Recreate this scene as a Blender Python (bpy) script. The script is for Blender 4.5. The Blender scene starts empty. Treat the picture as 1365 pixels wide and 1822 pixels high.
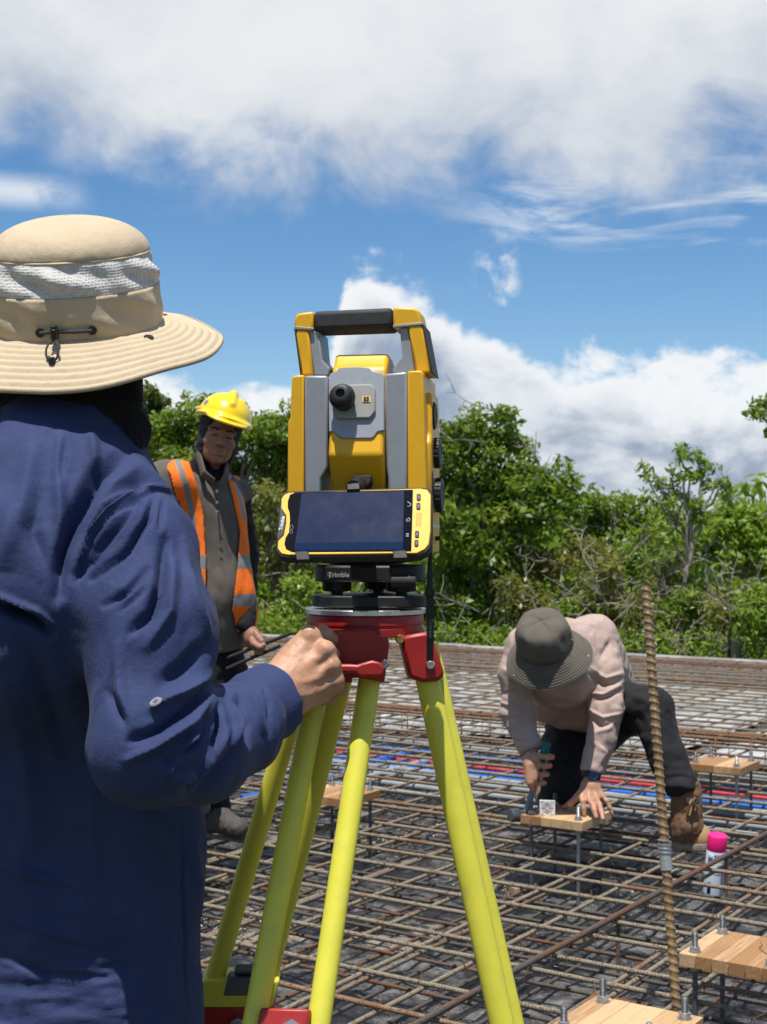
import bpy, bmesh, math, random
import numpy as np
from mathutils import Vector, Matrix
random.seed(7); rng = np.random.default_rng(7)
SC = bpy.context.scene
COL = SC.collection

# ------------------------------------------------------------------ camera
F, CX, HY, CAMZ = 2450.0, 682.5, 950.0, 1.35      # focal length in photo pixels, optical centre, horizon row, eye height
cam = bpy.data.cameras.new('camera'); camo = bpy.data.objects.new('camera', cam); COL.objects.link(camo)
camo.location = (0, 0, CAMZ); camo.rotation_euler = (math.pi/2, 0, 0)
cam.sensor_fit = 'VERTICAL'; cam.sensor_height = 36.0; cam.sensor_width = 27.0
cam.lens = F/1822*36.0; cam.shift_y = (HY-911)/1822.0
cam.clip_start = 0.05; cam.clip_end = 3000
cam.dof.use_dof = True; cam.dof.focus_distance = 2.0; cam.dof.aperture_fstop = 15
SC.camera = camo
SC.render.resolution_x, SC.render.resolution_y = 767, 1024

# ------------------------------------------------------------------ sun, exposure
SUN_EL, SUN_AZ = math.radians(74), math.radians(-12)      # behind the camera, a little to its left
sl = bpy.data.lights.new('sun', 'SUN'); sl.energy = 5.0; sl.angle = math.radians(0.5); sl.color = (1.0, .955, .89)
so = bpy.data.objects.new('sun', sl); COL.objects.link(so); so.location = (-3, -6, 12)
sdir = Vector((math.sin(SUN_AZ)*math.cos(SUN_EL), -math.cos(SUN_AZ)*math.cos(SUN_EL), math.sin(SUN_EL)))
so.rotation_euler = sdir.to_track_quat('Z', 'Y').to_euler()
SC.view_settings.view_transform = 'Standard'; SC.view_settings.look = 'None'
SC.view_settings.exposure = 0.32; SC.view_settings.gamma = 1.0
SC.view_settings.use_curve_mapping = False
SC.cycles.max_bounces = 8; SC.cycles.transparent_max_bounces = 12
SC.cycles.use_denoising = True

# ------------------------------------------------------------------ node helpers
class X:
    """a number in a node tree: X + X, X * 2 ... add Math nodes"""
    def __init__(s, nt, sock): s.nt, s.s = nt, sock
    def _m(s, op, *a):
        n = s.nt.nodes.new('ShaderNodeMath'); n.operation = op
        for i, v in enumerate((s,)+a):
            if isinstance(v, X): s.nt.links.new(v.s, n.inputs[i])
            else: n.inputs[i].default_value = v
        return X(s.nt, n.outputs[0])
    def __add__(s, o): return s._m('ADD', o)
    __radd__ = __add__
    def __mul__(s, o): return s._m('MULTIPLY', o)
    __rmul__ = __mul__
    def __sub__(s, o): return s._m('SUBTRACT', o)
    def __rsub__(s, o): return (s*-1)+o
    def __truediv__(s, o): return s._m('DIVIDE', o)
    def max(s, o): return s._m('MAXIMUM', o)
    def min(s, o): return s._m('MINIMUM', o)
    def fn(s, op, *a): return s._m(op, *a)
    def step(s, a, b):                                   # smoothstep from a to b
        n = s.nt.nodes.new('ShaderNodeMapRange'); n.interpolation_type = 'SMOOTHSTEP'
        s.nt.links.new(s.s, n.inputs[0]); n.inputs[1].default_value = a; n.inputs[2].default_value = b
        return X(s.nt, n.outputs[0])
def noise(nt, vec, scale, detail=4, rough=.55, dist=0.0, col=False):
    n = nt.nodes.new('ShaderNodeTexNoise'); n.inputs['Scale'].default_value = scale
    n.inputs['Detail'].default_value = detail; n.inputs['Roughness'].default_value = rough; n.inputs['Distortion'].default_value = dist
    if vec is not None: nt.links.new(vec, n.inputs['Vector'])
    return n.outputs['Color'] if col else X(nt, n.outputs[0])
def vmap(nt, vec, scale=(1,1,1), loc=(0,0,0), rot=(0,0,0)):
    n = nt.nodes.new('ShaderNodeMapping'); nt.links.new(vec, n.inputs[0])
    n.inputs['Location'].default_value = loc; n.inputs['Rotation'].default_value = rot; n.inputs['Scale'].default_value = scale
    return n.outputs[0]
def combine(nt, x, y, z):
    n = nt.nodes.new('ShaderNodeCombineXYZ')
    for i, v in enumerate((x, y, z)):
        if isinstance(v, X): nt.links.new(v.s, n.inputs[i])
        else: n.inputs[i].default_value = v
    return n.outputs[0]
def sepxyz(nt, vec):
    n = nt.nodes.new('ShaderNodeSeparateXYZ'); nt.links.new(vec, n.inputs[0]); return [X(nt, o) for o in n.outputs]
def mixc(nt, fac, a, b, mode='MIX'):
    n = nt.nodes.new('ShaderNodeMix'); n.data_type = 'RGBA'; n.blend_type = mode
    if isinstance(fac, X): nt.links.new(fac.s, n.inputs[0])
    else: n.inputs[0].default_value = fac
    for v, k in ((a, 6), (b, 7)):
        if isinstance(v, tuple): n.inputs[k].default_value = v if len(v) == 4 else v+(1,)
        else: nt.links.new(v, n.inputs[k])
    return n.outputs[2]
def ramp(nt, x, pts):
    n = nt.nodes.new('ShaderNodeValToRGB'); nt.links.new(x.s, n.inputs[0])
    e = n.color_ramp.elements
    while len(e) > 1: e.remove(e[-1])
    for i, (p, c) in enumerate(pts):
        q = e[0] if i == 0 else e.new(p)
        q.position = p; q.color = (c, c, c, 1) if not isinstance(c, tuple) else (c+(1,) if len(c) == 3 else c)
    return n.outputs[0]
def bump(nt, h, dist, strength=1.0):
    n = nt.nodes.new('ShaderNodeBump'); n.inputs['Strength'].default_value = strength; n.inputs['Distance'].default_value = dist
    nt.links.new(h.s, n.inputs['Height']); return n.outputs[0]
def srgb(r, g, b):
    return tuple(((c/255)/12.92 if c/255 <= .04045 else ((c/255+.055)/1.055)**2.4) for c in (r, g, b))

def material(name, color, rough=.5, metal=0.0, var=.12, vscale=25, bumps=(), coat=0, spec=.5, sheen=0, dirt=None, fn=None, emit=None):
    """Principled material with colour variation by noise; bumps = ((scale, distance), ...); dirt = (colour, amount, scale)"""
    m = bpy.data.materials.new(name); m.use_nodes = True; nt = m.node_tree
    p = nt.nodes['Principled BSDF']; tc = nt.nodes.new('ShaderNodeTexCoord').outputs['Object']
    c = color+(1,)
    if var:
        n = noise(nt, tc, vscale, 5, .6)
        lo = tuple(v*(1-var) for v in color); hi = tuple(min(1, v*(1+var)) for v in color)
        c = mixc(nt, n.step(.25, .75), lo, hi)
    if dirt:
        d = noise(nt, tc, dirt[2], 6, .65)
        c = mixc(nt, d.step(.62-.3*dirt[1], .72)*dirt[1], c if not isinstance(c, tuple) else c, dirt[0])
    if isinstance(c, tuple): p.inputs['Base Color'].default_value = c
    else: nt.links.new(c, p.inputs['Base Color'])
    if var:
        r = noise(nt, tc, vscale*3, 4)*.25+(rough-.125)
        nt.links.new(r.s, p.inputs['Roughness'])
    else: p.inputs['Roughness'].default_value = rough
    p.inputs['Metallic'].default_value = metal; p.inputs['Coat Weight'].default_value = coat
    p.inputs['Specular IOR Level'].default_value = spec
    if sheen: p.inputs['Sheen Weight'].default_value = sheen; p.inputs['Sheen Roughness'].default_value = .4
    if bumps:
        h = None
        for sc, ds in bumps:
            b = noise(nt, tc, sc, 3)*ds; h = b if h is None else h+b
        nt.links.new(bump(nt, h, 1.0), p.inputs['Normal'])
    if fn: fn(nt, p, tc)
    return m

# ------------------------------------------------------------------ world: Nishita sky with procedural clouds by direction
W = bpy.data.worlds.new('World'); SC.world = W; W.use_nodes = True
def make_world():
    nt = W.node_tree; nt.nodes.clear()
    out = nt.nodes.new('ShaderNodeOutputWorld'); bg = nt.nodes.new('ShaderNodeBackground')
    nt.links.new(bg.outputs[0], out.inputs[0]); bg.inputs[1].default_value = SKY_STRENGTH
    sky = nt.nodes.new('ShaderNodeTexSky'); sky.sky_type = 'NISHITA'; sky.sun_disc = False
    sky.sun_elevation = SUN_EL; sky.sun_rotation = math.pi - SUN_AZ
    sky.altitude = 800; sky.air_density = 1.0; sky.dust_density = .35; sky.ozone_density = 2.2
    g = nt.nodes.new('ShaderNodeTexCoord').outputs['Generated']
    x, y, z = sepxyz(nt, g)
    az = x.fn('ARCTAN2', y)                               # 0 straight ahead, + to the right
    el = z.fn('ARCSINE')
    P = combine(nt, az, el, 0.0)
    fb = noise(nt, vmap(nt, P, (1, 1.35, 1)), 9, 9, .58, .35)          # billows
    fb2 = noise(nt, vmap(nt, P, (1, 1.2, 1), (3.1, 1.7, 0)), 22, 8, .6, .3)
    soft = noise(nt, vmap(nt, P, (1, 1.6, 1), (7.3, 2.2, 0)), 5, 5, .55)
    wis = noise(nt, vmap(nt, P, (1, 5, 1), (1.3, .4, 0), (0, 0, .12)), 9, 7, .6, .6)
    t = (az+.32)/.64                                      # 0..1 over the frame and a bit
    # A: the high cloud deck; its ragged lower edge lies at about 14 degrees
    edgeA = X(nt, ramp(nt, t, [(0, .236), (.1, .276), (.22, .272), (.33, .250), (.5, .250), (.65, .252), (.8, .246), (1, .25)]))*1.0
    mA = (el - edgeA + (fb-.5)*.17 + (fb2-.5)*.05).step(-.028, .05)
    hole = noise(nt, vmap(nt, P, (1, 1.3, 1), (2.0, 9.1, 0)), 3.2, 5, .55)
    mA = mA*(1-((el-.44).step(.0, .25))*hole.step(.36, .54))
    gap = noise(nt, g, 1.7, 4, .5); side = az.fn('ABSOLUTE').step(.34, .7)      # broken cover all round, thinned out of view to lower the fill light
    mA = mA*(1-side*gap.step(.44, .54))
    # thin streaks under the deck, right of centre
    band = (1-(el-.232).fn('ABSOLUTE').step(.0, .045))*(az-.0).step(.03, .12)
    mW = (wis.step(.47, .70)*band*1.0)
    band2 = (1-(el-.205).fn('ABSOLUTE').step(.0, .05))*(az-.0).step(-.02, .16)
    mW = mW.max(wis.step(.52, .75)*band2*.55)
    bandl = (1-(el-.236).fn('ABSOLUTE').step(.0, .016))*(1-(az+.25).step(.0, .05))
    mW = mW.max(bandl*(fb2.step(.3, .6)))
    # B: cumulus bank standing on the horizon, tall in the middle and falling to the right
    top = X(nt, ramp(nt, t, [(0, .118), (.17, .13), (.30, .110), (.40, .112), (.44, .135), (.458, .185), (.48, .198), (.51, .196), (.55, .178), (.59, .160), (.64, .152), (.68, .141), (.733, .132),
                             (.826, .124), (.925, .113), (1, .10)]))*1.0
    mB = (top - el + (fb-.5)*.085 + (fb2-.5)*.075).step(-.004, .016)
    mB = mB*((el).step(-.03, .01))*(1-side*(1-gap.step(.42, .56)))
    # small scraps above the bank
    du = (az-.082)/.018; dv = (el-.185)/.034
    scr = (1-(du*du+dv*dv).step(.1, 1.3))*fb2.step(.46, .66)
    # shading inside the clouds (billows turned away from the sun are grey blue)
    sA = (soft-.5)*.55 + (fb-.5)*.28
    litA = ((el-edgeA)*1.1+.77 + sA).fn('MAXIMUM', .62).fn('MINIMUM', .96)
    deep = (top-el).step(.0, .075)
    sB = (noise(nt, vmap(nt, P, (1, 1.5, 1), (5.2, 3.6, 0)), 11, 7, .55, .3)).step(.40, .66)
    litB = 1.0 - deep*(sB*.30+.17) - (fb2-.5)*.30 - deep*(soft-.5)*.45
    cA = mixc(nt, litA.step(.60, .95), srgb(172, 184, 202), srgb(230, 233, 236))
    cB = mixc(nt, litB.step(.58, 1.0), srgb(150, 166, 188), srgb(240, 243, 246))
    k = .83/SKY_STRENGTH
    hs = nt.nodes.new('ShaderNodeHueSaturation'); hs.inputs['Saturation'].default_value = 1.25; hs.inputs['Value'].default_value = 1.12
    nt.links.new(sky.outputs[0], hs.inputs['Color'])
    def scaled(c):
        n = nt.nodes.new('ShaderNodeVectorMath'); n.operation = 'SCALE'; nt.links.new(c, n.inputs[0]); n.inputs[3].default_value = k; return n.outputs[0]
    c = mixc(nt, mB.fn('MAXIMUM', scr*.8), hs.outputs[0], scaled(cB))
    c = mixc(nt, mW*.75, c, scaled(cB))
    c = mixc(nt, mA, c, scaled(cA))
    nt.links.new(c, bg.inputs[0])
SKY_STRENGTH = 0.088
make_world()

# ------------------------------------------------------------------ geometry helpers
def at(px, py, D):
    """the place seen at photo pixel (px, py) at depth D metres"""
    return Vector(((px-CX)/F*D, D, CAMZ+(HY-py)/F*D))
def on(px, py, z):
    """the place seen at photo pixel (px, py) on the level z"""
    return at(px, py, F*(CAMZ-z)/(py-HY))
def link(name, me, mat=None, parent=None, smooth=True, kind=None):
    o = bpy.data.objects.new(name, me); COL.objects.link(o)
    if mat is not None and not me.materials: me.materials.append(mat)
    if parent is not None: o.parent = parent
    if smooth: me.shade_smooth()
    if kind: o['kind'] = kind
    return o
def tag(o, label, cat, group=None):
    o['label'] = label; o['category'] = cat
    if group: o['group'] = group
    return o
def thing(name, label, cat, loc=(0,0,0), group=None, rotz=0):
    o = bpy.data.objects.new(name, None); COL.objects.link(o); o.location = loc; o.rotation_euler = (0, 0, rotz); o.empty_display_size = .05
    return tag(o, label, cat, group)
def keep(o, parent):
    """parent o without moving it"""
    o.parent = parent; o.matrix_parent_inverse = parent.matrix_basis.inverted(); return o
def pydata(name, v, f, mat=None, parent=None, smooth=True, kind=None):
    me = bpy.data.meshes.new(name); me.from_pydata([tuple(a) for a in v], [], f); me.update()
    return link(name, me, mat, parent, smooth, kind)
def frame_of(d, up=None):
    d = Vector(d).normalized(); up = Vector(up) if up is not None else (Vector((0,0,1)) if abs(d.z) < .9 else Vector((1,0,0)))
    s = d.cross(up).normalized(); return s, s.cross(d).normalized(), d
class MB:
    """collects shapes for one mesh"""
    def __init__(s): s.v = []; s.f = []
    def add(s, v, f):
        o = len(s.v); s.v += [tuple(a) for a in v]; s.f += [tuple(i+o for i in q) for q in f]; return s
    def box(s, c, size, M=None, taper=None):
        x, y, z = (a/2 for a in size); c = Vector(c); vs = []
        for sz in (-1, 1):
            for sx, sy in ((-1,-1), (1,-1), (1,1), (-1,1)):
                t = 1 if not taper or sz < 0 else taper
                p = Vector((sx*x*t, sy*y*t, sz*z)); vs.append(c+(M @ p if M else p))
        return s.add(vs, [(3,2,1,0), (4,5,6,7), (0,1,5,4), (1,2,6,5), (2,3,7,6), (3,0,4,7)])
    def tube(s, pts, rad, n=12, caps=True, flat=None, up=None):
        """pts: path, rad: radius or list; flat=(a, b) scales the section"""
        pts = [Vector(p) for p in pts]; R = rad if isinstance(rad, (list, tuple)) else [rad]*len(pts)
        vs = []; fs = []; u = None
        for i, p in enumerate(pts):
            d = (pts[min(i+1, len(pts)-1)]-pts[max(i-1, 0)])
            a, b, d = frame_of(d, up if up is not None else u)
            if up is None: u = b
            fa, fb_ = flat if flat else (1, 1)
            for k in range(n):
                th = 2*math.pi*k/n; vs.append(p+(a*math.cos(th)*fa+b*math.sin(th)*fb_)*R[i])
        for i in range(len(pts)-1):
            for k in range(n):
                k2 = (k+1) % n; fs.append((i*n+k, i*n+k2, (i+1)*n+k2, (i+1)*n+k))
        if caps:
            fs.append(tuple(range(n-1, -1, -1))); m = (len(pts)-1)*n; fs.append(tuple(m+k for k in range(n)))
        return s.add(vs, fs)
    def lathe(s, prof, c=(0,0,0), axis=(0,0,1), n=32, up=None, caps=True):
        """prof: [(radius, height along axis)...]"""
        a, b, d = frame_of(axis, up); c = Vector(c); vs = []; fs = []
        for r, h in prof:
            for k in range(n):
                th = 2*math.pi*k/n; vs.append(c+d*h+(a*math.cos(th)+b*math.sin(th))*r)
        for i in range(len(prof)-1):
            for k in range(n):
                k2 = (k+1) % n; fs.append((i*n+k, i*n+k2, (i+1)*n+k2, (i+1)*n+k))
        if caps:
            fs.append(tuple(range(n-1, -1, -1))); m = (len(prof)-1)*n; fs.append(tuple(m+k for k in range(n)))
        return s.add(vs, fs)
    def prism(s, poly, o, u, w, depth):
        """polygon in the (u, w) plane at o, pushed by the vector depth"""
        o, u, w, depth = Vector(o), Vector(u), Vector(w), Vector(depth); n = len(poly)
        vs = [o+u*a+w*b for a, b in poly]; vs += [v+depth for v in vs]
        return s.add(vs, [tuple(range(n)), tuple(range(2*n-1, n-1, -1))]+[(i, i+n, (i+1) % n+n, (i+1) % n) for i in range(n)])
    def build(s, name, mat=None, parent=None, bevel=0, smooth=True, segs=2, kind=None, angle=40):
        me = bpy.data.meshes.new(name); me.from_pydata(s.v, [], s.f)
        bm = bmesh.new(); bm.from_mesh(me); bmesh.ops.recalc_face_normals(bm, faces=bm.faces); bm.to_mesh(me); bm.free()
        o = link(name, me, mat, parent, False, kind)
        if smooth:
            me.shade_smooth()
            if hasattr(me, 'set_sharp_from_angle'): me.set_sharp_from_angle(angle=math.radians(angle))
        if bevel:
            b = o.modifiers.new('bevel', 'BEVEL'); b.width = bevel; b.segments = segs; b.limit_method = 'ANGLE'; b.angle_limit = math.radians(35)
            b.harden_normals = False
        return o
def dup(o, **kw):
    """copy of one object (shared mesh), not of its children"""
    c = o.copy(); COL.objects.link(c); return c
def copy_tree(o, parent=None):
    c = dup(o)
    if parent is not None: c.parent = parent
    for ch in list(o.children): copy_tree(ch, c)
    return c
def rounded(w, h, r, n=5, cx=0, cy=0):
    P = []
    for sx, sy, a0 in ((1,1,0), (-1,1,90), (-1,-1,180), (1,-1,270)):
        for k in range(n+1):
            a = math.radians(a0+90*k/n); P.append((cx+sx*(w/2-r)+r*math.cos(a), cy+sy*(h/2-r)+r*math.sin(a)))
    return P
def text(name, body, size, mat, loc, u, w, parent=None, align='CENTER', depth=.0003, bold=False):
    """lettering in the (u, w) plane at loc"""
    cu = bpy.data.curves.new(name, 'FONT'); cu.body = body; cu.size = size; cu.align_x = align; cu.align_y = 'CENTER'; cu.extrude = depth
    if bold: cu.offset = size*.025
    tmp = bpy.data.objects.new(name, cu); COL.objects.link(tmp)
    u = Vector(u).normalized(); w = Vector(w).normalized(); n = u.cross(w)
    M = Matrix((u, w, n)).transposed().to_4x4(); M.translation = Vector(loc); tmp.matrix_world = M
    bpy.context.view_layer.update()
    me = bpy.data.meshes.new_from_object(tmp); me.name = name; bpy.data.objects.remove(tmp)
    o = link(name, me, mat, parent, False); o.matrix_basis = M
    return o

# ------------------------------------------------------------------ numpy noise and the surface mesher for bodies and cloth
_perm = rng.random((64, 64, 64)).astype(np.float32)
def vnoise(p):
    p = np.asarray(p, np.float32); i = np.floor(p).astype(np.int64); f = p-i; f = f*f*(3-2*f); i &= 63; j = (i+1) & 63
    def g(a, b, c): return _perm[a, b, c]
    x0, y0, z0 = i[...,0], i[...,1], i[...,2]; x1, y1, z1 = j[...,0], j[...,1], j[...,2]; fx, fy, fz = f[...,0], f[...,1], f[...,2]
    a = g(x0,y0,z0)*(1-fx)+g(x1,y0,z0)*fx; b = g(x0,y1,z0)*(1-fx)+g(x1,y1,z0)*fx
    c = g(x0,y0,z1)*(1-fx)+g(x1,y0,z1)*fx; d = g(x0,y1,z1)*(1-fx)+g(x1,y1,z1)*fx
    return ((a*(1-fy)+b*fy)*(1-fz)+(c*(1-fy)+d*fy)*fz)*2-1
def fbm(p, n=3):
    r = 0; a = 1
    for k in range(n): r = r+a*vnoise(p*(2**k)+k*7.3); a *= .5
    return r
def v3(p): return np.array((p[0], p[1], p[2]), np.float64)
def cone(a, b, r1, r2, flat=None):
    """tapered capsule; flat = (axis, k) squeezes it along axis by k"""
    a, b = v3(a), v3(b); ax = None
    if flat: ax = v3(Vector(flat[0]).normalized()); k = flat[1]
    def f(p):
        q = p-a; d = b-a
        if ax is not None:
            q = q+np.outer(q@ax, ax)*(1/k-1); d = d+ax*(d@ax)*(1/k-1)
        t = np.clip((q@d)/max(d@d, 1e-12), 0, 1)
        w = q-t[:, None]*d
        return (np.sqrt((w*w).sum(1))-(r1+(r2-r1)*t))*(k if ax is not None and k < 1 else 1)
    f.lo = np.minimum(a, b)-max(r1, r2)*1.05; f.hi = np.maximum(a, b)+max(r1, r2)*1.05
    return f
def ell(c, r, R=None):
    c = v3(c); r = np.array(r, np.float64); Rm = np.array(R) if R is not None else np.eye(3)
    def f(p):
        q = (p-c)@Rm/r; n = np.sqrt((q*q).sum(1)); m = np.sqrt(((q/r)**2).sum(1))
        return n*(n-1)/np.maximum(m, 1e-9)
    f.lo = c-r.max(); f.hi = c+r.max()
    return f
def blend(prims, k=.02):
    """smooth union"""
    def f(p):
        d = prims[0](p)
        for g in prims[1:]:
            e = g(p); h = np.clip(.5+.5*(e-d)/k, 0, 1); d = e+(d-e)*h-k*h*(1-h)
        return d
    f.lo = np.min([g.lo for g in prims], 0); f.hi = np.max([g.hi for g in prims], 0)
    return f
def carve(f, g, k=.01):
    def h(p):
        d = f(p); e = -g(p); t = np.clip(.5-.5*(e-d)/k, 0, 1)
        return e+(d-e)*t+k*t*(1-t)
    h.lo, h.hi = f.lo, f.hi; return h
def cut(f, o, n):
    """keep the side of the plane the normal n points away from"""
    o, n = v3(o), v3(Vector(n).normalized())
    def h(p): return np.maximum(f(p), (p-o)@n)
    h.lo, h.hi = f.lo, f.hi; return h
def surface(f, h, pad=.03, block=8):
    """surface nets over a sparse grid: returns vertices and quads"""
    lo = f.lo-pad; n = np.ceil((f.hi+pad-lo)/h/block).astype(int)*block
    nb = n//block
    bi = np.stack(np.meshgrid(*[np.arange(k) for k in nb], indexing='ij'), -1).reshape(-1, 3)
    d = f(lo+(bi*block+block/2)*h); rad = h*block*.87*1.5+h*2
    D = np.repeat(np.repeat(np.repeat(np.sign(d).reshape(nb).astype(np.float32)*9, block, 0), block, 1), block, 2)
    off = np.stack(np.meshgrid(*[np.arange(block)]*3, indexing='ij'), -1).reshape(-1, 3)
    act = bi[np.abs(d) < rad]
    for s in range(0, len(act), 400):
        b = act[s:s+400]; idx = (b[:, None, :]*block+off[None]).reshape(-1, 3)
        D[idx[:, 0], idx[:, 1], idx[:, 2]] = f(lo+idx*h)
    S = D < 0
    c = S[:-1, :-1, :-1].astype(np.int8)
    for a in ((1,0,0),(0,1,0),(0,0,1),(1,1,0),(1,0,1),(0,1,1),(1,1,1)):
        sl_ = tuple(slice(a[k], D.shape[k]-1+a[k]) for k in range(3)); c = c+S[sl_]
    cell = np.argwhere((c > 0) & (c < 8)); vid = -np.ones(c.shape, np.int64); vid[tuple(cell.T)] = np.arange(len(cell))
    acc = np.zeros((len(cell), 3)); cnt = np.zeros(len(cell))
    cor = [np.array(q) for q in ((0,0,0),(1,0,0),(0,1,0),(1,1,0),(0,0,1),(1,0,1),(0,1,1),(1,1,1))]
    for i in range(8):
        for j in range(i+1, 8):
            if np.abs(cor[i]-cor[j]).sum() != 1: continue
            a = D[tuple((cell+cor[i]).T)]; b = D[tuple((cell+cor[j]).T)]; m = (a < 0) != (b < 0)
            t = np.clip(a/(a-b+1e-12), 0, 1)[:, None]; acc += np.where(m[:, None], cor[i]+(cor[j]-cor[i])*t, 0); cnt += m
    V = lo+(cell+acc/np.maximum(cnt, 1)[:, None])*h
    Q = []
    for ax in range(3):
        u, w = [(1, 2), (2, 0), (0, 1)][ax]
        s0 = [slice(1, k-1) for k in D.shape]; s1 = list(s0); s1[ax] = slice(2, D.shape[ax])
        A, B_ = S[tuple(s0)], S[tuple(s1)]
        e = np.argwhere(A != B_)+1
        inside = S[tuple(e.T)]
        eu = np.zeros(3, int); eu[u] = 1; ew = np.zeros(3, int); ew[w] = 1
        ok = np.all(e < np.array(c.shape), 1)
        e = e[ok]; inside = inside[ok]
        q = np.stack([vid[tuple((e-eu-ew).T)], vid[tuple((e-ew).T)], vid[tuple(e.T)], vid[tuple((e-eu).T)]], 1)
        q[~inside] = q[~inside][:, ::-1]; Q.append(q[(q >= 0).all(1)])
    return V, np.concatenate(Q)
def vnormals(V, Q):
    n = np.cross(V[Q[:, 2]]-V[Q[:, 0]], V[Q[:, 3]]-V[Q[:, 1]]); N = np.zeros_like(V)
    for k in range(4): np.add.at(N, Q[:, k], n)
    return N/np.maximum(np.linalg.norm(N, axis=1), 1e-12)[:, None]
def relax(V, Q, it=1, lam=.5):
    E = np.concatenate([Q[:, [k, (k+1) % 4]] for k in range(4)]); E = np.concatenate([E, E[:, ::-1]])
    for _ in range(it):
        s = np.zeros_like(V); c = np.zeros(len(V)); np.add.at(s, E[:, 0], V[E[:, 1]]); np.add.at(c, E[:, 0], 1)
        V = V+(s/np.maximum(c, 1)[:, None]-V)*lam
    return V
def fast_mesh(name, V, Q, mat_idx=None):
    me = bpy.data.meshes.new(name); k = Q.shape[1]
    me.vertices.add(len(V)); me.vertices.foreach_set('co', np.asarray(V, np.float32).ravel())
    me.loops.add(Q.size); me.loops.foreach_set('vertex_index', Q.astype(np.int32).ravel())
    me.polygons.add(len(Q)); me.polygons.foreach_set('loop_start', np.arange(0, Q.size, k, dtype=np.int32))
    me.polygons.foreach_set('loop_total', np.full(len(Q), k, np.int32))
    if mat_idx is not None: me.polygons.foreach_set('material_index', mat_idx.astype(np.int32))
    me.update(calc_edges=True); me.validate(); return me
def skin(name, f, h, mat, parent=None, folds=None, it=1, mats=None, region=None, open_below=None):
    """mesh of the solid f; folds(V, N) gives a displacement along the normal; region(centres) picks the material of each face"""
    V, Q = surface(f, h); V = relax(V, Q, it)
    if folds is not None:
        N = vnormals(V, Q); V = V+N*folds(V, N)[:, None]
    if open_below is not None:
        keepf = open_below(V[Q].mean(1)); Q = Q[keepf]
    idx = region(V[Q].mean(1)) if region is not None else None
    me = fast_mesh(name, V, Q, idx)
    for m in (mats or [mat]): me.materials.append(m)
    return link(name, me, None, parent)
def ridge(V, pts, amp, wid, off=None):
    """height of a fold running along the polyline pts (soft on one side)"""
    pts = [v3(p) for p in pts]; best = np.full(len(V), 9.0); fade = np.ones(len(V)); L = len(pts)-1
    for i in range(L):
        a, b = pts[i], pts[i+1]; d = b-a; t = np.clip(((V-a)@d)/(d@d), 0, 1)
        w = np.linalg.norm(V-a-t[:, None]*d, axis=1); s = (i+t)/L
        m = w < best; best = np.where(m, w, best); fade = np.where(m, np.sin(np.pi*(.12+.76*s)), fade)
    return amp*fade*np.exp(-(best/wid)**2)
# ------------------------------------------------------------------ the setting: soil, plastic sheeting, slab edge
ANG = math.radians(-34); AV = Vector((math.cos(ANG), math.sin(ANG), 0)); BV = Vector((-math.sin(ANG), math.cos(ANG), 0))
def ab(a, b, z=0.0): return AV*a+BV*b+Vector((0, 0, z))
MAT_TOP = .185          # centre of the upper layer of bars
def soil_fn(nt, p, tc):
    n = noise(nt, tc, 1.2, 8, .6); n2 = noise(nt, tc, 9, 6, .6)
    c = mixc(nt, n.step(.4, .6), (.10, .075, .045), (.05, .07, .02)); c = mixc(nt, n2.step(.45, .7)*.6, c, (.16, .13, .08))
    nt.links.new(c, p.inputs['Base Color']); nt.links.new(bump(nt, n2, .05), p.inputs['Normal'])
M_soil = material('soil', (.08, .07, .04), .95, var=0, fn=soil_fn)
pydata('ground', [(-900, -60, -.25), (900, -60, -.25), (900, 1500, -.25), (-900, 1500, -.25)], [(0, 1, 2, 3)], M_soil, kind='structure')

def plastic_fn(nt, p, tc):
    big = noise(nt, tc, 2.2, 6, .6, .6); fine = noise(nt, tc, 26, 6, .65, .4)
    crease = noise(nt, vmap(nt, tc, (1, 1, 1), (0, 0, 0), (0, 0, .6)), 11, 6, .62, 1.6)
    dust = (noise(nt, tc, 5, 7, .68)+fine*.35).step(.60, .86)
    c = mixc(nt, dust*.65, (.016, .017, .020), (.25, .24, .225))
    patch = noise(nt, vmap(nt, tc, (1, 1, 1), (4.2, 1.1, 0)), 1.7, 7, .66).step(.605, .66)      # spilt sand and mortar
    grit = noise(nt, tc, 70, 4, .7)
    sand = mixc(nt, grit.step(.35, .65), (.20, .165, .12), (.44, .38, .29))
    c = mixc(nt, patch, c, sand)
    far = sepxyz(nt, tc)[1]
    nt.links.new(c, p.inputs['Base Color'])
    r = dust*.26+.13+patch*.5; nt.links.new(r.s, p.inputs['Roughness'])
    h = crease*.045+fine*.006+big*.02+patch*grit*.02
    nt.links.new(bump(nt, h, 1.0, .9), p.inputs['Normal'])
M_plastic = material('black_plastic', (.03, .03, .035), .3, var=0, fn=plastic_fn, spec=.6)
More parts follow.
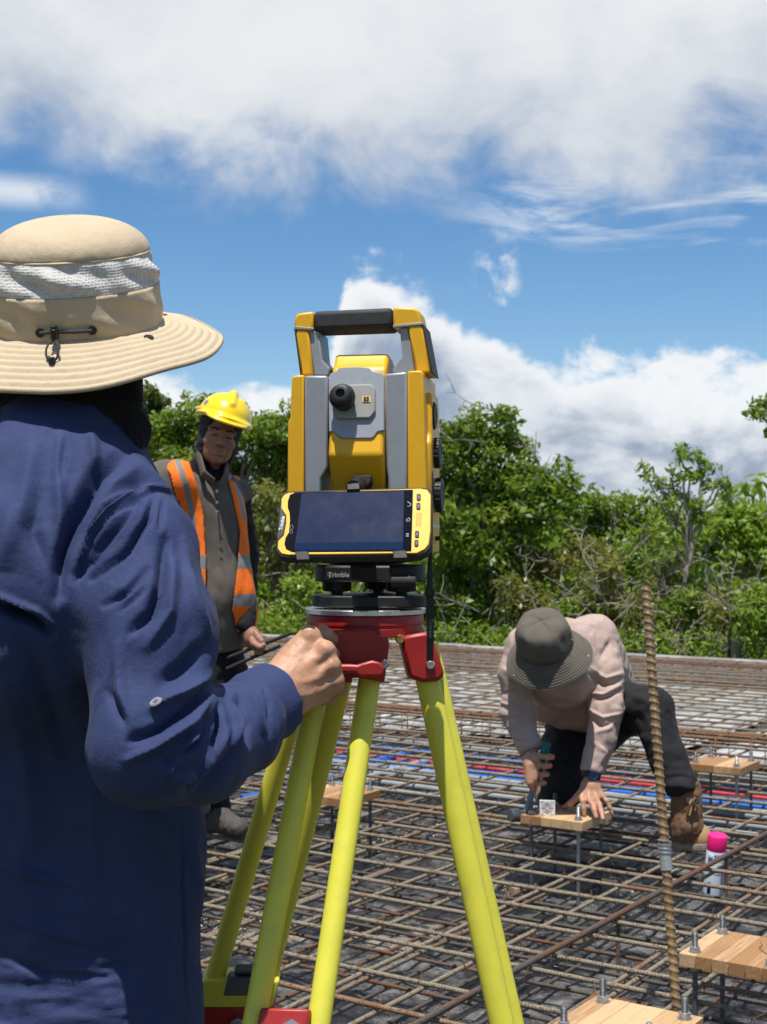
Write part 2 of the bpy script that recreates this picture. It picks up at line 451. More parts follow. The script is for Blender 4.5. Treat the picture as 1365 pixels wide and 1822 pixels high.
def sheet(name, a0, a1, b0, b1, step, z, amp, mat, **kw):
    na, nb_ = int((a1-a0)/step), int((b1-b0)/step)
    A, B = np.meshgrid(np.linspace(a0, a1, na+1), np.linspace(b0, b1, nb_+1), indexing='ij')
    Pn = np.stack([A*2.3, B*2.3, 0*A+.5], -1); Z = z+amp*(fbm(Pn, 4)*.6+np.abs(fbm(np.stack([A*4+B, B*5-A*2, 0*A+3.3], -1), 3))*.5+(.32*np.abs(fbm(np.stack([A*11+B*5, B*13-A*6, 0*A+1.3], -1), 2)) if amp > .025 else 0))
    V = np.stack([A*AV.x+B*BV.x, A*AV.y+B*BV.y, Z], -1).reshape(-1, 3)
    i = np.arange(na*(nb_+1)).reshape(na, nb_+1)[:, :-1].ravel(); Q = np.stack([i, i+nb_+1, i+nb_+2, i+1], 1)
    me = fast_mesh(name, V, Q); me.materials.append(mat); return link(name, me, None, None, True, kw.get('kind'))
KB = 11.72              # b of the slab's far edge
sheet('plastic_sheet', -12.2, 4.6, .2, KB, .028, 0.0, .030, M_plastic, kind='structure')
# added pale sheets: sky reflection on the far plastic, put into the colour
def glare_fn(nt, p, tc):
    n = noise(nt, tc, 3.2, 7, .62, .8); f = noise(nt, tc, 22, 6, .65, .6)
    c = mixc(nt, n.step(.38, .62), (.24, .255, .26), (.50, .52, .53)); c = mixc(nt, f.step(.55, .72)*.8, c, (.14, .125, .10))
    c = mixc(nt, noise(nt, tc, 1.1, 5, .6).step(.56, .63)*.8, c, (.33, .28, .20))
    nt.links.new(c, p.inputs['Base Color']); nt.links.new(bump(nt, n*.03+f*.006, 1.0, .8), p.inputs['Normal'])
M_glare = material('painted_sky_glare', (.3, .3, .3), .35, var=0, fn=glare_fn, spec=.6)
for i, (a0, a1, b0, b1) in enumerate(((-12, -6.9, 7.75, 11.5), (-6.75, -3.2, 7.8, 11.45), (-3.05, 4.4, 7.75, 11.5))):
    sheet('sky_glare_sheet', a0, a1, b0, b1, .06, .03, .02, M_glare, kind='structure')

# concrete edge beam and the ground behind it
def conc_fn(nt, p, tc):
    n = noise(nt, tc, 3, 8, .65); f = noise(nt, tc, 40, 5, .6)
    c = mixc(nt, n.step(.35, .65), (.20, .185, .165), (.34, .325, .30)); c = mixc(nt, noise(nt, vmap(nt, tc, (1, 1, .2)), 9, 5).step(.55, .7)*.6, c, (.11, .095, .08))
    nt.links.new(c, p.inputs['Base Color']); nt.links.new(bump(nt, f*.004+n*.01, 1.0), p.inputs['Normal'])
M_conc = material('rough_concrete', (.3, .29, .27), .9, var=0, fn=conc_fn)
ROT = Matrix.Rotation(ANG, 3, 'Z')
kb = tag(bpy.data.objects.new('edge_beam', None), 'low rough concrete edge beam along the far side of the rebar slab', 'edge beam'); COL.objects.link(kb); kb.location = ab(-4, KB, 0)
x = -12.2; k = 0
while x < 4.6:
    L = 1.5 + (k*37 % 5)*.12
    mb = MB(); mb.box(ab(x+L/2, KB+.09, -.02+.004*(k % 3)), (L-.012, .16, .52), ROT)
    keep(mb.build('concrete_block', M_conc, None, bevel=.008), kb); x += L; k += 1
def weeds_fn(nt, p, tc):
    n = noise(nt, tc, 2.5, 8, .65); c = mixc(nt, n.step(.4, .62), (.04, .055, .015), (.12, .10, .055)); nt.links.new(c, p.inputs['Base Color']); nt.links.new(bump(nt, n, .1), p.inputs['Normal'])
M_bank = material('leaf_litter', (.08, .08, .03), .95, var=0, fn=weeds_fn)
sheet('bank', -22, 16, KB+.2, KB+16, .25, .02, .22, M_bank, kind='structure')

# ------------------------------------------------------------------ reinforcement
def bar_fn(tone):
    def fn(nt, p, tc):
        x_, y_, z_ = sepxyz(nt, tc)
        oi = nt.nodes.new('ShaderNodeObjectInfo'); rnd = X(nt, oi.outputs['Random'])
        sh = combine(nt, x_+rnd*37, y_, z_)
        n = noise(nt, vmap(nt, sh, (1.2, 6, 6)), 3.0, 6, .65); f = noise(nt, vmap(nt, sh, (8, 20, 20)), 9, 5, .6)
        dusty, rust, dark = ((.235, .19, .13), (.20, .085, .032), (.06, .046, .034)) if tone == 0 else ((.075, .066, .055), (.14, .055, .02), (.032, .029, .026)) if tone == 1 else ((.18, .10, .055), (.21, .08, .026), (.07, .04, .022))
        c = mixc(nt, (n+rnd*.30-.15).step(.53, .72), dusty, rust); c = mixc(nt, f.step(.50, .66), c, dark)
        nt.links.new(c, p.inputs['Base Color'])
        ribs = (x_*2*math.pi/.010+ (y_.fn('ARCTAN2', z_))*1.0).fn('SINE').step(.2, .9)
        nt.links.new(bump(nt, ribs*.0016+f*.0006, 1.0, 1.0), p.inputs['Normal'])
    return fn
M_bar = material('dusty_rebar', (.2, .15, .1), .75, var=0, fn=bar_fn(0))
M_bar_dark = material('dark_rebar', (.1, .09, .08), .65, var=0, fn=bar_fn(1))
M_bar_rust = material('rusty_rebar', (.25, .12, .05), .85, var=0, fn=bar_fn(2))
def bar_mesh(L, r, mat, n=8, bend=.004, seed=0):
    R = random.Random(seed); k = 5; mb = MB()
    mb.tube([(L*i/k, R.uniform(-bend, bend) if 0 < i < k else 0, R.uniform(-bend, bend) if 0 < i < k else 0) for i in range(k+1)], r, n)
    me = bpy.data.meshes.new('rebar'); me.from_pydata(mb.v, [], mb.f); me.materials.append(mat); me.shade_smooth(); return me
LA, LB, LBL = 16.4, 11.35, 7.2
A_top = [bar_mesh(LA, .0070, M_bar, bend=.006, seed=s) for s in range(5)]
B_top = [bar_mesh(LB, .0068, M_bar, bend=.006, seed=s+9) for s in range(5)]
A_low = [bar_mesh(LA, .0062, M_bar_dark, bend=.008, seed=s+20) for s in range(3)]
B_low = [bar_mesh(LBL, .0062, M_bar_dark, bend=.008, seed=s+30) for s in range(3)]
def bar(me, p0, d, parent, roll=0.0, name='rebar'):
    o = bpy.data.objects.new(name, me); COL.objects.link(o); o.parent = parent
    o.location = p0; o.rotation_euler = Vector(d).to_track_quat('X', 'Z').to_euler(); return o
top = thing('rebar_mat', 'upper layer of dusty brown reinforcing bars tied in a square grid', 'rebar mat')
low = thing('rebar_mat', 'lower layer of dark reinforcing bars lying close to the black plastic', 'rebar mat')
R = random.Random(3)
b = .8; i = 0
SPECIAL = {}
while b < KB-.25:
    dz = R.uniform(-.004, .004); bo = b+R.uniform(-.022, .022)
    if not 7.35 < b < 7.75 or True:
        bar(A_top[i % 5], ab(-11.9+R.uniform(-.05, .05), bo, MAT_TOP+.007+dz), AV+BV*R.uniform(-.0035, .0035), top)
    b += .2; i += 1
a = -11.9; i = 0
while a < 4.4:
    ao = a+R.uniform(-.025, .025)
    bar(B_top[i % 5], ab(ao, .25, MAT_TOP-.008+R.uniform(-.003, .003)), BV+AV*R.uniform(-.004, .004), top)
    if i % 3 == 1 and a > -4.5:                              # lapped bars lie side by side
        me = B_top[(i+2) % 5]; bar(me, ab(ao+.017, .25-R.uniform(4, 8.5), MAT_TOP-.009), BV, top)
    a += .2; i += 1
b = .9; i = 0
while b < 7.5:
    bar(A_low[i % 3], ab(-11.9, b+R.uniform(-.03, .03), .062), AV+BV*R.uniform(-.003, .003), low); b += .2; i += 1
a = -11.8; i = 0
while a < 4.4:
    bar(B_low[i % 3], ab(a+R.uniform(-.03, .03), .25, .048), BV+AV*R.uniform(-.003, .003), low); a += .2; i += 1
# tying wire at the crossings near the camera (too small to tell apart singly)
M_wire = material('rusty_wire', (.16, .08, .04), .8, var=.3)
mb = MB()
b = .8
while b < 7.4:
    a = -11.9
    while a < 4.4:
        p = ab(a, b, MAT_TOP)
        if p.y > 2.4 and abs(p.x) < p.y*.30+.25:
            s1 = R.choice((-1, 1)); c = p+Vector((R.uniform(-.006, .006), R.uniform(-.006, .006), .0))
            u = (AV*s1+BV).normalized(); w = (AV*-s1+BV).normalized()
            mb.tube([c-u*.013+Vector((0,0,-.014)), c-u*.011+Vector((0,0,.014)), c+Vector((0,0,.0165)), c+u*.011+Vector((0,0,.014)), c+u*.013+Vector((0,0,-.014))], .0011, 4, False)
            e = c+w*.004+Vector((0,0,.016)); mb.tube([e, e+w*.012+Vector((R.uniform(-.01,.01), R.uniform(-.01,.01), .010)), e+w*.02+Vector((R.uniform(-.016,.016), R.uniform(-.016,.016), .018*R.random()))], .0010, 4, False)
        a += .2
    b += .2
mb.build('tie_wire', M_wire, top, kind='stuff')
# chair bars that carry the upper layer: a straight bar on legs
def chair_bar(a, b0, b1, z, label, r=.008, mat=M_bar_dark, legs=()):
    t = thing('support_bar', label, 'support bar', ab(a, b0, 0))
    me = bar_mesh(b1-b0, r, mat, n=12, bend=.002, seed=int(a*100) % 97); me.name = 'top_bar'
    bar(me, (0, 0, z), BV, t, name='top_bar')
    for q in legs:
        mb = MB(); c = BV*(q-b0); mb.tube([c+Vector((0,0,.0))+BV*.05, c+Vector((0,0,.004)), c+Vector((0,0,.09)), c+Vector((0,0,z-.004)), c+Vector((0,0,z-.004))+AV*.0-BV*.03], .0065, 8)
        mb.build('leg', M_bar_rust, t)
    return t
P1 = on(905, 1714, .215); P2 = on(1317, 1521, .215)
aa = (P1.dot(AV)+P2.dot(AV))/2; bb = [on(*q, .215).dot(BV) for q in ((855, 1737), (1113, 1628), (1318, 1524))]
chair_bar(aa, 2.2, 5.6, .213, 'long dark grey ribbed bar on upright legs running across the near grid', .0088, M_bar_dark, bb)
# the beam cage crossing the slab: long bars and stirrups, rusty, seen edge on beyond the pipes
def beam_cage(b0, a0, a1, label):
    t = thing('beam_cage', label, 'rebar cage', ab(0, b0, 0))
    me = bar_mesh(a1-a0, .009, M_bar_rust, bend=.008, seed=5)
    for db, z in ((-.11, .05), (.11, .05), (-.11, .225), (.11, .225), (0, .23)):
        bar(me, AV*a0+BV*db+Vector((0, 0, z)), AV, t)
    s = MB(); q = [(-.12, .035), (.12, .035), (.12, .24), (-.12, .24), (-.12, .035)]
    s.tube([BV*u+Vector((0, 0, w)) for u, w in q], .005, 6, False)
    sm = bpy.data.meshes.new('stirrup'); sm.from_pydata(s.v, [], s.f); sm.materials.append(M_bar_rust); sm.shade_smooth()
    a = a0+.1
    while a < a1:
        o = bpy.data.objects.new('stirrup', sm); COL.objects.link(o); o.parent = t; o.location = AV*a+Vector((0, 0, R.uniform(-.006, .006))); o.rotation_euler = (0, 0, R.uniform(-.06, .06)); a += .2
    return t
beam_cage(7.35, -11.8, 4.4, 'rusty beam cage with stirrups crossing the slab behind the coloured pipes')
beam_cage(11.42, -11.8, 4.4, 'rusty beam cage with stirrups lying along the far concrete edge')

# ------------------------------------------------------------------ pipes between the bar layers
M_red = material('red_pvc', (.42, .03, .05), .4, var=.1, dirt=((.35, .25, .2), .35, 8))
M_blue = material('blue_pvc', (.012, .115, .44), .38, var=.1, dirt=((.35, .33, .3), .3, 8))
M_grey = material('grey_pvc', (.25, .28, .30), .45, var=.08, dirt=((.2, .17, .13), .5, 6))
def pipe(name, label, cat, group, mat, r, pts, joints=()):
    o = thing(name, label, cat, pts[0], group); p0 = Vector(pts[0])
    P = [Vector(q)-p0 for q in pts]
    mb = MB(); mb.tube(P, r, 14); mb.build('tube', mat, o)
    for q in joints:
        i = int(q); f = q-i; c = P[i].lerp(P[i+1], f); d = (P[i+1]-P[i]).normalized()
        m2 = MB(); m2.tube([c-d*.05, c+d*.05], r*1.2, 14); m2.build('coupling', mat, o)
    return o
def arun(b, a0, a1, z, n=10, wob=.015, seed=0):
    r_ = random.Random(seed); return [ab(a0+(a1-a0)*i/n, b+r_.uniform(-wob, wob), z+r_.uniform(-.003, .003)) for i in range(n+1)]
for k, (b, lab) in enumerate(((6.60, 'upper of the two red pipes between the blue pipes'), (6.51, 'lower of the two red pipes between the blue pipes'))):
    pipe('red_pipe', lab, 'pipe', 'red pipes across the slab', M_red, .0115, arun(b, -9.5, 3.8, .079, seed=k), (2.4+k, 6.3+k))
for k, (b, lab) in enumerate(((6.78, 'blue pipe farthest from the camera, behind the red pipes'), (6.38, 'middle blue pipe just in front of the red pipes'), (6.29, 'nearest full length blue pipe next to the grey conduits'))):
    pipe('blue_pipe', lab, 'pipe', 'blue pipes across the slab', M_blue, .0118, arun(b, -9.8, 3.9, .078, seed=k+5), (3.2+k, 7.1-k))
for k, (b, lab) in enumerate(((6.12, 'grey conduit closest to the blue pipes'), (6.02, 'second grey conduit counted from the blue pipes'), (5.80, 'third grey conduit counted from the blue pipes'), (5.62, 'fourth grey conduit, nearest to the wooden templates'), (7.02, 'grey conduit beyond the blue pipes, in front of the beam cage'))):
    pipe('grey_conduit', lab, 'pipe', 'grey conduits across the slab', M_grey, .0145, arun(b, -9.0+k*.3, 3.9, .092, wob=.03, seed=k+15), (2.2+k*.7, 6.4))
q = [on(px, py, .09) for px, py in ((735, 1338), (705, 1345), (660, 1357), (600, 1380), (545, 1398), (430, 1420))]
pipe('blue_pipe', 'short bent blue pipe branching off towards the left wooden template', 'pipe', 'blue pipes across the slab', M_blue, .0165, q, (1.5,))
q = [on(px, py, .085) for px, py in ((770, 1352), (720, 1364), (650, 1385), (560, 1420))]
pipe('grey_conduit', 'bent grey conduit branching off beside the short blue pipe', 'pipe', 'grey conduits across the slab', M_grey, .0175, q)
# upright conduits next to the man in the vest
for k, (px, lab) in enumerate(((437, 'upright grey conduit rising beside the hand of the man in the vest'), )):
    base = on(445, 1408, .02); tp = at(432, 1158, base.y)
    pipe('grey_conduit', lab, 'pipe', 'upright grey conduits', M_grey, .0165, [base, base+Vector((-.006, 0, .06)), base.lerp(tp, .5), tp])
# offcuts of timber and stones lying on the sheeting
M_scrap = material('weathered_offcut', (.38, .27, .15), .85, var=.3)
for k, (px, py, L, ang, lab) in enumerate(((1032, 1675, .06, .6, 'small pale timber offcut under the bars in front of the bottom template'), (915, 1590, .05, 2.0, 'small pale stone on the sand patch'), (385, 1570, .09, -.4, 'reddish timber offcut lying beside the navy shirt'), (1122, 1238, .10, .3, 'short yellowish timber offcut in the far bays'), (865, 1225, .10, .9, 'orange brown timber offcut in the far bays'))):
    p = on(px, py, .03); mb = MB(); mb.box((0, 0, .012), (L, L*.45, .03), Matrix.Rotation(ang, 3, 'Z'))
    o = mb.build('timber_offcut', M_scrap, None, bevel=.003); o.location = p; tag(o, lab, 'offcut')
M_gravel = material('gravel', (.32, .27, .2), .9, var=.5, vscale=9)
mb = MB()
for k in range(900):
    px, py = R.choice(((905, 1590), (1290, 1465), (800, 1465), (430, 1640), (1080, 1540), (660, 1500))); p = on(px+R.gauss(0, 45), py+R.gauss(0, 14), .012)
    s = R.uniform(.004, .012); mb.box(p, (s, s*R.uniform(.6, 1.3), s*.8), Matrix.Rotation(R.random()*3, 3, Vector((R.random(), R.random(), R.random()+.01)).normalized()), taper=.6)
mb.build('gravel', M_gravel, None, smooth=False, kind='stuff')
# ------------------------------------------------------------------ wooden bolt templates
def wood_fn(nt, p, tc):
    oi = nt.nodes.new('ShaderNodeObjectInfo'); rnd = X(nt, oi.outputs['Random'])
    x_, y_, z_ = sepxyz(nt, tc); v = combine(nt, x_+rnd*11, y_+rnd*5, z_+rnd*3)
    g = noise(nt, vmap(nt, v, (3, 55, 55)), 3, 6, .62, .4); f = noise(nt, vmap(nt, v, (9, 210, 210)), 4, 4, .6)
    c = mixc(nt, (g+(rnd-.5)*.72).step(.22, .78), (.31, .155, .06), (.56, .375, .20)); c = mixc(nt, f.step(.5, .75)*.45, c, (.33, .18, .075))
    c = mixc(nt, noise(nt, tc, 14, 6, .6).step(.54, .70)*.45, c, (.27, .20, .13))
    nt.links.new(c, p.inputs['Base Color']); nt.links.new(bump(nt, f*.0006+g*.0008, 1.0), p.inputs['Normal'])
M_wood = material('glued_pine', (.6, .4, .22), .6, var=0, fn=wood_fn)
M_zinc = material('zinc_steel', (.42, .43, .44), .42, .85, var=.2, vscale=90, bumps=((300, .0004),))
M_rod = material('dark_threaded_rod', (.16, .17, .18), .5, .7, var=.25, vscale=60)
BZ = .288               # underside of the boards
def hexprism(mb, c, r, h): mb.lathe([(r*.93, 0), (r, .001), (r, h-.001), (r*.93, h)], c, (0,0,1), 6)
def make_template(loc, rotz, label, S=.25, T=.032, tall=(1,1,1,1)):
    t = thing('bolt_template', label, 'bolt template', loc, 'wooden bolt templates over the slab', rotz)
    n = 6; w = S/n
    for k in range(n):
        mb = MB(); mb.box((0, -S/2+w*(k+.5), BZ+T/2+random.uniform(-.0003, .0003)), (S, w-.0006, T)); mb.build('plank', M_wood, t, bevel=.0012)
    q = S/2-.03
    for k, (sx, sy) in enumerate(((-1,-1), (1,-1), (1,1), (-1,1))):
        c = Vector((sx*q, sy*q, 0)); hgt = .048*tall[k]
        mb = MB(); zt = BZ+T+hgt; P = []
        z = .015
        mb.tube([c+Vector((0,0,.015)), c+Vector((0,0,zt-.004))], .0068, 10)
        mb.tube([c+Vector((0,0,zt-.004)), c+Vector((0,0,zt))], [.0068, .0045], 10)
        z = BZ+T+.014
        while z < zt-.005:                                   # thread turns above the nut
            mb.lathe([(.0068, 0), (.0078, .0012), (.0068, .0024)], c+Vector((0,0,z)), n=10, caps=False); z += .0028
        bo = mb.build('anchor_bolt', M_rod if k else M_zinc, t)
        m2 = MB(); hexprism(m2, c+Vector((0,0,BZ+T+.0022)), .0135, .012); m2.build('nut', M_zinc, bo, bevel=.0006)
        m3 = MB(); m3.lathe([(.0165, 0), (.0165, .002)], c+Vector((0,0,BZ+T+.0001)), n=20); m3.build('washer', M_zinc, bo)
        m4 = MB(); hexprism(m4, c+Vector((0,0,BZ-.0125)), .0135, .0115); m4.build('lower_nut', M_zinc, bo)
    return t
M_scr = material('wire_scrap', (.12, .06, .03), .8, var=.2)
def scraps(t, lines, S=.25):
    for L in lines:
        mb = MB(); mb.tube([Vector((x, y, BZ+.0335+z)) for x, y, z in L], .0009, 5); mb.build('wire_scrap', M_scr, t)
def centre(fl, front, fr):
    """board centre from its left, front and right corners in the photo (top face)"""
    z = BZ+.032; l, f, r = on(*fl, z), on(*front, z), on(*fr, z); c = (l+r)/2; return Vector((c.x, c.y, 0))
zt = BZ+.032
make_template(centre((920, 1448), (1031, 1461), (1095, 1444)), ANG+math.pi/2, 'wooden template under the kneeling man\'s hand, carrying a small white target', .25)
make_template(centre((1226, 1361), (1294, 1372), (1347, 1350)), ANG+math.pi/2, 'wooden template farthest to the back, behind the boot of the kneeling man', .25)
c = on(1208, 1695.5, zt)+AV*.125+BV*.125; tpl = make_template(Vector((c.x, c.y, 0)), ANG+math.pi/2, 'wooden template cut by the right edge of the picture, below the spray can', .25, tall=(.95, 1, 1, 1.05)); scraps(tpl, [[(-.02, -.06, .0), (.01, -.03, .004), (.05, -.025, .001), (.055, -.018, .006)]])
c = on(1245, 1812, zt)-AV*.125+BV*.0+BV*.02; c = on(1070, 1768, zt)+AV*.085-BV*.15; make_template(Vector((c.x+.034, c.y-.012, 0)), ANG+math.pi/2, 'wooden template at the bottom edge, its corner behind the tall rebar', .25, tall=(1, 1, 1.1, .95))
c = on(600, 1421, zt)-AV*.125+BV*.125; c = on(600, 1421, zt)+BV*.125+AV*-.09; make_template(Vector((c.x, c.y, 0)), ANG+math.pi/2, 'wooden template seen between the yellow tripod legs', .25)

# tall leaning rebar in front, with real ribs
def tall_rebar():
    b0 = at(1207, 1822, 3.02); t0 = at(1149, 1036, 3.22); d = (t0-b0).normalized()
    base = b0-d*((b0.z-.02)/d.z); L = (t0-base).length; r = .0098
    t = thing('tall_rebar', 'tall ribbed steel bar standing upright with silver wire twisted round it', 'rebar', base)
    a, b, _ = frame_of(d); V = []; Fc = []; RB = []; n = 14; step = .0032; N = int(L/step); pitch = .0185
    for i in range(N+1):
        s = i*step
        for k in range(n):
            th = 2*math.pi*k/n; ph = (s/pitch + math.sin(th)*.22) % 1.0; rr = r+(.0024 if ph < .26 else 0)+(.0013 if abs(math.cos(th)) > .95 else 0)
            bow = .006*math.sin(math.pi*s/L); RB.append(1.0 if ph < .26 else 0.0); V.append(d*s+(a*math.cos(th)+b*math.sin(th))*rr+a*bow)
    for i in range(N):
        for k in range(n): Fc.append((i*n+k, i*n+(k+1) % n, (i+1)*n+(k+1) % n, (i+1)*n+k))
    Fc.append(tuple(range(n))[::-1]); Fc.append(tuple(N*n+k for k in range(n)))
    def fn(nt, p, tc):
        q = noise(nt, tc, 9, 6, .65); f = noise(nt, tc, 120, 4, .6)
        c = mixc(nt, q.step(.4, .64), (.20, .115, .055), (.30, .20, .10)); c = mixc(nt, f.step(.5, .7)*.6, c, (.10, .06, .035)); ra = nt.nodes.new('ShaderNodeAttribute'); ra.attribute_name = 'rib'; c = mixc(nt, X(nt, ra.outputs['Fac'])*.75, c, (.36, .265, .15))
        nt.links.new(c, p.inputs['Base Color']); nt.links.new(bump(nt, f*.0008, 1.0), p.inputs['Normal'])
    me = fast_mesh('bar', np.array([tuple(v) for v in V]), np.array([q for q in Fc if len(q) == 4]))
    ra_ = me.attributes.new('rib', 'FLOAT', 'POINT'); ra_.data.foreach_set('value', np.array(RB, np.float32))
    me.materials.append(material('oiled_rusty_steel', (.25, .15, .08), .38, .35, var=0, fn=fn)); link('bar', me, None, t)
    mb = MB(); s0 = (at(1186, 1512, 3.09)-base).length
    P = []
    for i in range(64):
        th = i*.42; s = s0-.012+.0006*i; P.append(d*s+a*.006+(a*math.cos(th)+b*math.sin(th))*.0145)
    mb.tube(P, .0016, 6); e = P[-1]; mb.tube([e, e+a*.016+d*.004, e+a*.012+d*.016], .0016, 6)
    mb.build('wire_tie', M_zinc, t)
    m2 = MB(); m2.tube([d*(s0-.045)+a*.006, d*(s0+.012)+a*.006], .0133, 14); m2.build('tape', material('silver_tape', (.45, .46, .47), .35, .6, var=.2, bumps=((120, .001),)), t)
tall_rebar()

# spray can standing between the bars
def spray_can():
    top = at(1277, 1484, 4.9); c = Vector((top.x, top.y, top.z-.2215)); r = .0345
    t = thing('spray_can', 'marking paint spray can with bright pink cap standing among the bars', 'spray can', c)
    lean = Matrix.Rotation(math.radians(8), 4, 'X') @ Matrix.Rotation(math.radians(3), 4, 'Y'); t.matrix_basis = Matrix.Translation(c+Vector((-.011, .030, .0))) @ lean
    M_can = material('can_label', (.72, .77, .84), .35, .0, var=.05); M_pink = material('pink_plastic', (.93, .012, .20), .45, var=.04)
    M_nvy = material('label_navy', (.02, .04, .16), .4, var=0)
    mb = MB(); mb.lathe([(r*.9, 0), (r, .004), (r, .165), (r*.94, .171)], n=40); mb.build('body', M_can, t)
    mb = MB(); mb.lathe([(r*.9, .0), (r*1.01, .001), (r*1.01, .006), (r, .007)], n=40); mb.build('bottom_rim', M_zinc, t)
    mb = MB(); mb.lathe([(r*.98, .166), (r*1.0, .168), (r*.985, .218), (r*.95, .221), (r*.9, .2215), (r*.86, .2205)], n=40); mb.build('cap', M_pink, t)
    # printed label: letter blocks wrapped round the can
    def patch(nm, th0, th1, z0, z1, mat, off=.0006, n=6, par=t):
        V = []; 
        for i in range(n+1):
            th = th0+(th1-th0)*i/n; V += [((r+off)*math.sin(th), -(r+off)*math.cos(th), z0), ((r+off)*math.sin(th), -(r+off)*math.cos(th), z1)]
        V += [(x_*.985, y_*.985, z_) for x_, y_, z_ in V]; m = 2*(n+1)
        return pydata(nm, V, [(2*i, 2*i+2, 2*i+3, 2*i+1) for i in range(n)]+[(m+2*i+1, m+2*i+3, m+2*i+2, m+2*i) for i in range(n)]+[(0,1,m+1,m),(m-2,m+m-2,m+m-1,m-1)]+[(2*i+1,2*i+3,m+2*i+3,m+2*i+1) for i in range(n)]+[(2*i,m+2*i,m+2*i+2,2*i+2) for i in range(n)], mat, par, True)
    M_wht = material('label_white', (.75, .78, .82), .4, var=0)
    for i, th in enumerate((-.30, .02, .36, .74)):
        q = patch('letter_block', th-.13, th+.13, .143, .158, M_nvy)
        cc = Vector(((r+.0016)*math.sin(th), -(r+.0016)*math.cos(th), .1505)); u = Vector((math.cos(th), math.sin(th), 0))
        text('letter', 'UZEL'[i], .0125, M_wht, cc, u, (0, 0, 1), q)
    for th0, th1, z0, z1 in ((-1.1, -.55, .13, .16), (-.3, .7, .108, .113), (-.3, .5, .095, .098), (-.3, .6, .086, .089), (-.9, -.5, .012, .055)):
        patch('label_print', th0, th1, z0, z1, M_nvy if z1 < .1 and z0 < .02 else material('label_grey', (.42, .47, .56), .4, var=.1))
spray_can()
# ------------------------------------------------------------------ the wood beyond the slab
def leaf_mat(name, cols):
    def fn(nt, p, tc):
        at_ = nt.nodes.new('ShaderNodeAttribute'); at_.attribute_name = 'tone'; t = X(nt, at_.outputs['Fac'])
        c = ramp(nt, t, [(i/(len(cols)-1), q) for i, q in enumerate(cols)])
        nt.links.new(c, p.inputs['Base Color'])
        tr = nt.nodes.new('ShaderNodeBsdfTranslucent'); tc2 = mixc(nt, .5, c, (.34, .44, .03), 'MIX'); nt.links.new(tc2, tr.inputs[0])
        mx = nt.nodes.new('ShaderNodeMixShader'); mx.inputs[0].default_value = .42
        nt.links.new(p.outputs[0], mx.inputs[1]); nt.links.new(tr.outputs[0], mx.inputs[2])
        nt.links.new(mx.outputs[0], nt.nodes['Material Output'].inputs[0])
    return material(name, (.06, .1, .02), .42, var=0, fn=fn, spec=.45)
M_leaf = leaf_mat('broad_leaf', [(0.046, 0.088, 0.010), (0.086, 0.164, 0.016), (0.138, 0.232, 0.022), (0.207, 0.282, 0.040), (0.265, 0.294, 0.060)])
M_leaf_dark = leaf_mat('dark_leaf', [(0.025, 0.047, 0.012), (0.040, 0.070, 0.016), (0.063, 0.102, 0.020), (0.103, 0.124, 0.030), (0.127, 0.068, 0.030)])
M_leaf_olive = leaf_mat('olive_leaf', [(0.081, 0.096, 0.020), (0.127, 0.153, 0.030), (0.178, 0.192, 0.045), (0.241, 0.215, 0.065), (0.287, 0.203, 0.080)])
M_leaf_lime = leaf_mat('lime_leaf', [(0.081, 0.147, 0.012), (0.138, 0.237, 0.020), (0.190, 0.311, 0.030), (0.253, 0.350, 0.050), (0.322, 0.339, 0.070)])
def bark_fn(nt, p, tc):
    n = noise(nt, vmap(nt, tc, (6, 6, 1.5)), 4, 6, .65); c = mixc(nt, n.step(.35, .65), (.07, .055, .042), (.24, .21, .175))
    nt.links.new(c, p.inputs['Base Color']); nt.links.new(bump(nt, n, .01), p.inputs['Normal'])
M_bark = material('bark', (.12, .1, .08), .9, var=0, fn=bark_fn)
def pale_bark_fn(nt, p, tc):
    n = noise(nt, vmap(nt, tc, (6, 6, 2)), 5, 6, .65); c = mixc(nt, n.step(.35, .65), (.11, .09, .07), (.34, .31, .265)); nt.links.new(c, p.inputs['Base Color'])
M_twig = material('pale_dead_wood', (.35, .32, .28), .9, var=0, fn=pale_bark_fn)
def leaves(name, centres, per, spread, size, mat, parent, seed, tone0=.45, aspect=.45, upb=.7, flatten=.75):
    """one leaf-sized face for every leaf, gathered in clumps round the given centres"""
    r = np.random.default_rng(seed); C = np.array([tuple(c) for c in centres]); n = len(C)*per
    ci = np.repeat(np.arange(len(C)), per)
    off = r.normal(size=(n, 3)); off /= np.linalg.norm(off, axis=1)[:, None]; rad = r.random(n)**.45
    off *= (rad*spread)[:, None]*np.array([1, 1, flatten]); P0 = C[ci]+off
    nrm = r.normal(size=(n, 3))*.75+np.array([0, 0, upb])+off/spread*.7; nrm /= np.linalg.norm(nrm, axis=1)[:, None]
    d = np.cross(nrm, r.normal(size=(n, 3))); d /= np.linalg.norm(d, axis=1)[:, None]; d[:, 2] -= .18; w = np.cross(nrm, d)
    L = size*(.6+.8*r.random(n))[:, None]; Wd = L*aspect
    V = np.stack([P0-d*L*.5, P0+w*Wd*.5+nrm*Wd*.12, P0+d*L*.5-nrm*L*.10, P0-w*Wd*.5+nrm*Wd*.12], 1).reshape(-1, 3)
    Q = np.arange(4*n).reshape(n, 4)
    me = fast_mesh(name, V, Q); tone = np.clip(tone0+r.normal(size=len(C))[ci]*.14+r.normal(size=n)*.16, 0, 1)
    a = me.attributes.new('tone', 'FLOAT', 'FACE'); a.data.foreach_set('value', tone.astype(np.float32))
    me.materials.append(mat); o = link(name, me, None, parent, False); return o
